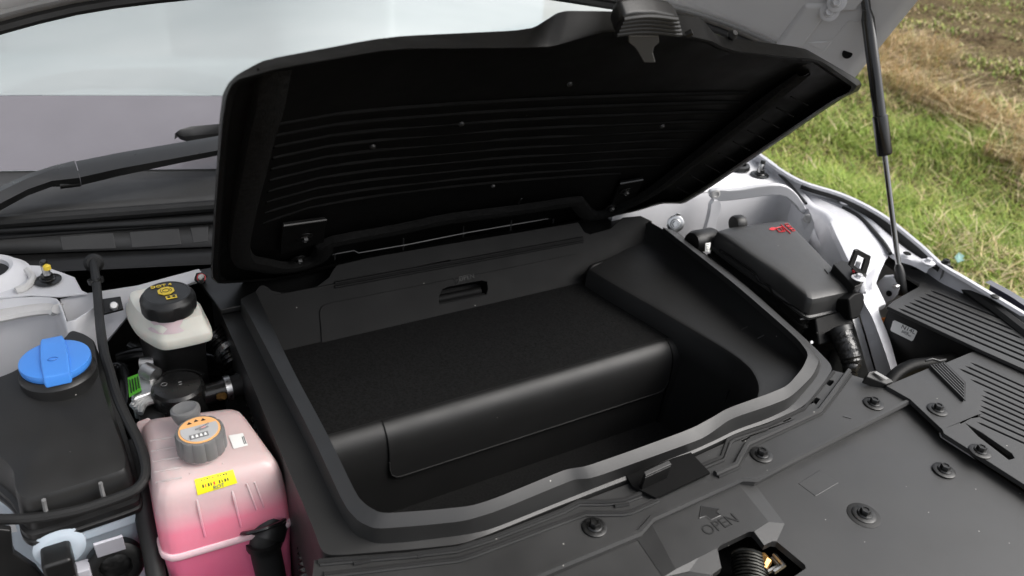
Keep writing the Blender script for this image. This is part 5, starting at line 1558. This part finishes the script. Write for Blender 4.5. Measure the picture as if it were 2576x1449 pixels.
lathe('clamp_screw', [(.006, 0), (.006, .012)], Z(551, 998, .85), COPPER, pm, axis=(.5, -.6, .4), n=6)
tube('pump_hose', crom([pc_ + V(.075, -.004, -.028), pc_ + V(.11, .0, -.026), pc_ + V(.15, .01, -.03), pc_ + V(.2, .02, -.04)], 5), .0185, RUBBER, pm, n=16)
box('pump_foot', pc_ + V(-.045, -.02, -.045), (.035, .04, .04), BLACK, pm, 0.004)
ac = thing('valve_actuator', Z(360, 985, .80), 'cast aluminium valve housing with green sticker', 'valve')
a0 = Z(352, 985, .862)
aq = [(326, 948), (345, 940), (385, 925), (395, 945), (390, 985), (350, 998), (330, 1008)]
slab('valve_body', [Z(u, v, .868) for u, v in aq], (0, .01, -.05), ALU, ac, 0.006, seg=3)
tube('valve_boss', [Z(363, 930, .875), Z(392, 945, .872)], .013, ALU, ac, n=16)
tube('valve_boss', [Z(352, 915, .86), Z(388, 912, .86)], .010, ALU, ac, n=12)
for i in range(4):
    tube('valve_fin', crom([Z(332 + 7 * i, 1022 + 6 * i, .855), Z(350 + 5 * i, 1002 + 5 * i, .858), Z(392, 990 + 6 * i, .858)], 4), .0045, ALU, ac, n=8)
slab('valve_sticker', [Z(321, 950, .8785), Z(347, 940, .8785), Z(356, 982, .8705), Z(325, 1000, .8705)], (0, .001, -.001), GREENL, ac, 0)
for i in range(4):
    tube('sticker_print', [Z(326 + 6.5 * i, 955 - 2.5 * i, .8795), Z(331 + 6.5 * i, 988 - 4 * i, .8735)], .0008, INK, ac, n=4)
rh = thing('ribbed_hose', Z(550, 860, .80), 'glossy ribbed black hose below the brake reservoir', 'hose')
rp_ = crom([Z(530, 835, .88), Z(543, 850, .87), Z(560, 870, .86), Z(576, 892, .85), Z(590, 915, .84)], 12)
tube('hose_wall', rp_, [(.021 if i % 5 < 3 else .0175) for i in range(len(rp_))], GLOSS, rh, n=18, ang=60)
lathe('hose_clamp', [(.0225, -.004), (.0225, .006)], Z(570, 884, .856), STEEL, rh, axis=(.4, -.8, -.3), n=24)
for k, (pts, r) in enumerate((
    ([(300, 905, .80), (360, 890, .81), (440, 900, .81), (520, 905, .82), (600, 930, .82)], .014),
    ([(330, 870, .78), (400, 905, .78), (480, 930, .80), (560, 930, .81)], .011),
    ([(280, 925, .80), (310, 930, .80), (320, 1000, .80), (310, 1060, .80)], .010),
    ([(470, 880, .80), (500, 905, .80), (510, 940, .81)], .012))):
    hh = thing('bay_hose', Z(*pts[1]), ['black hose crossing the gap below the brake reservoir', 'thin black hose sloping behind the round pump', 'thin black pipe left of the aluminium valve', 'short black hose above the round pump'][k], 'hose')
    tube('hose_wall', crom([Z(*p) for p in pts], 6), r, GLOSS, hh, n=12)
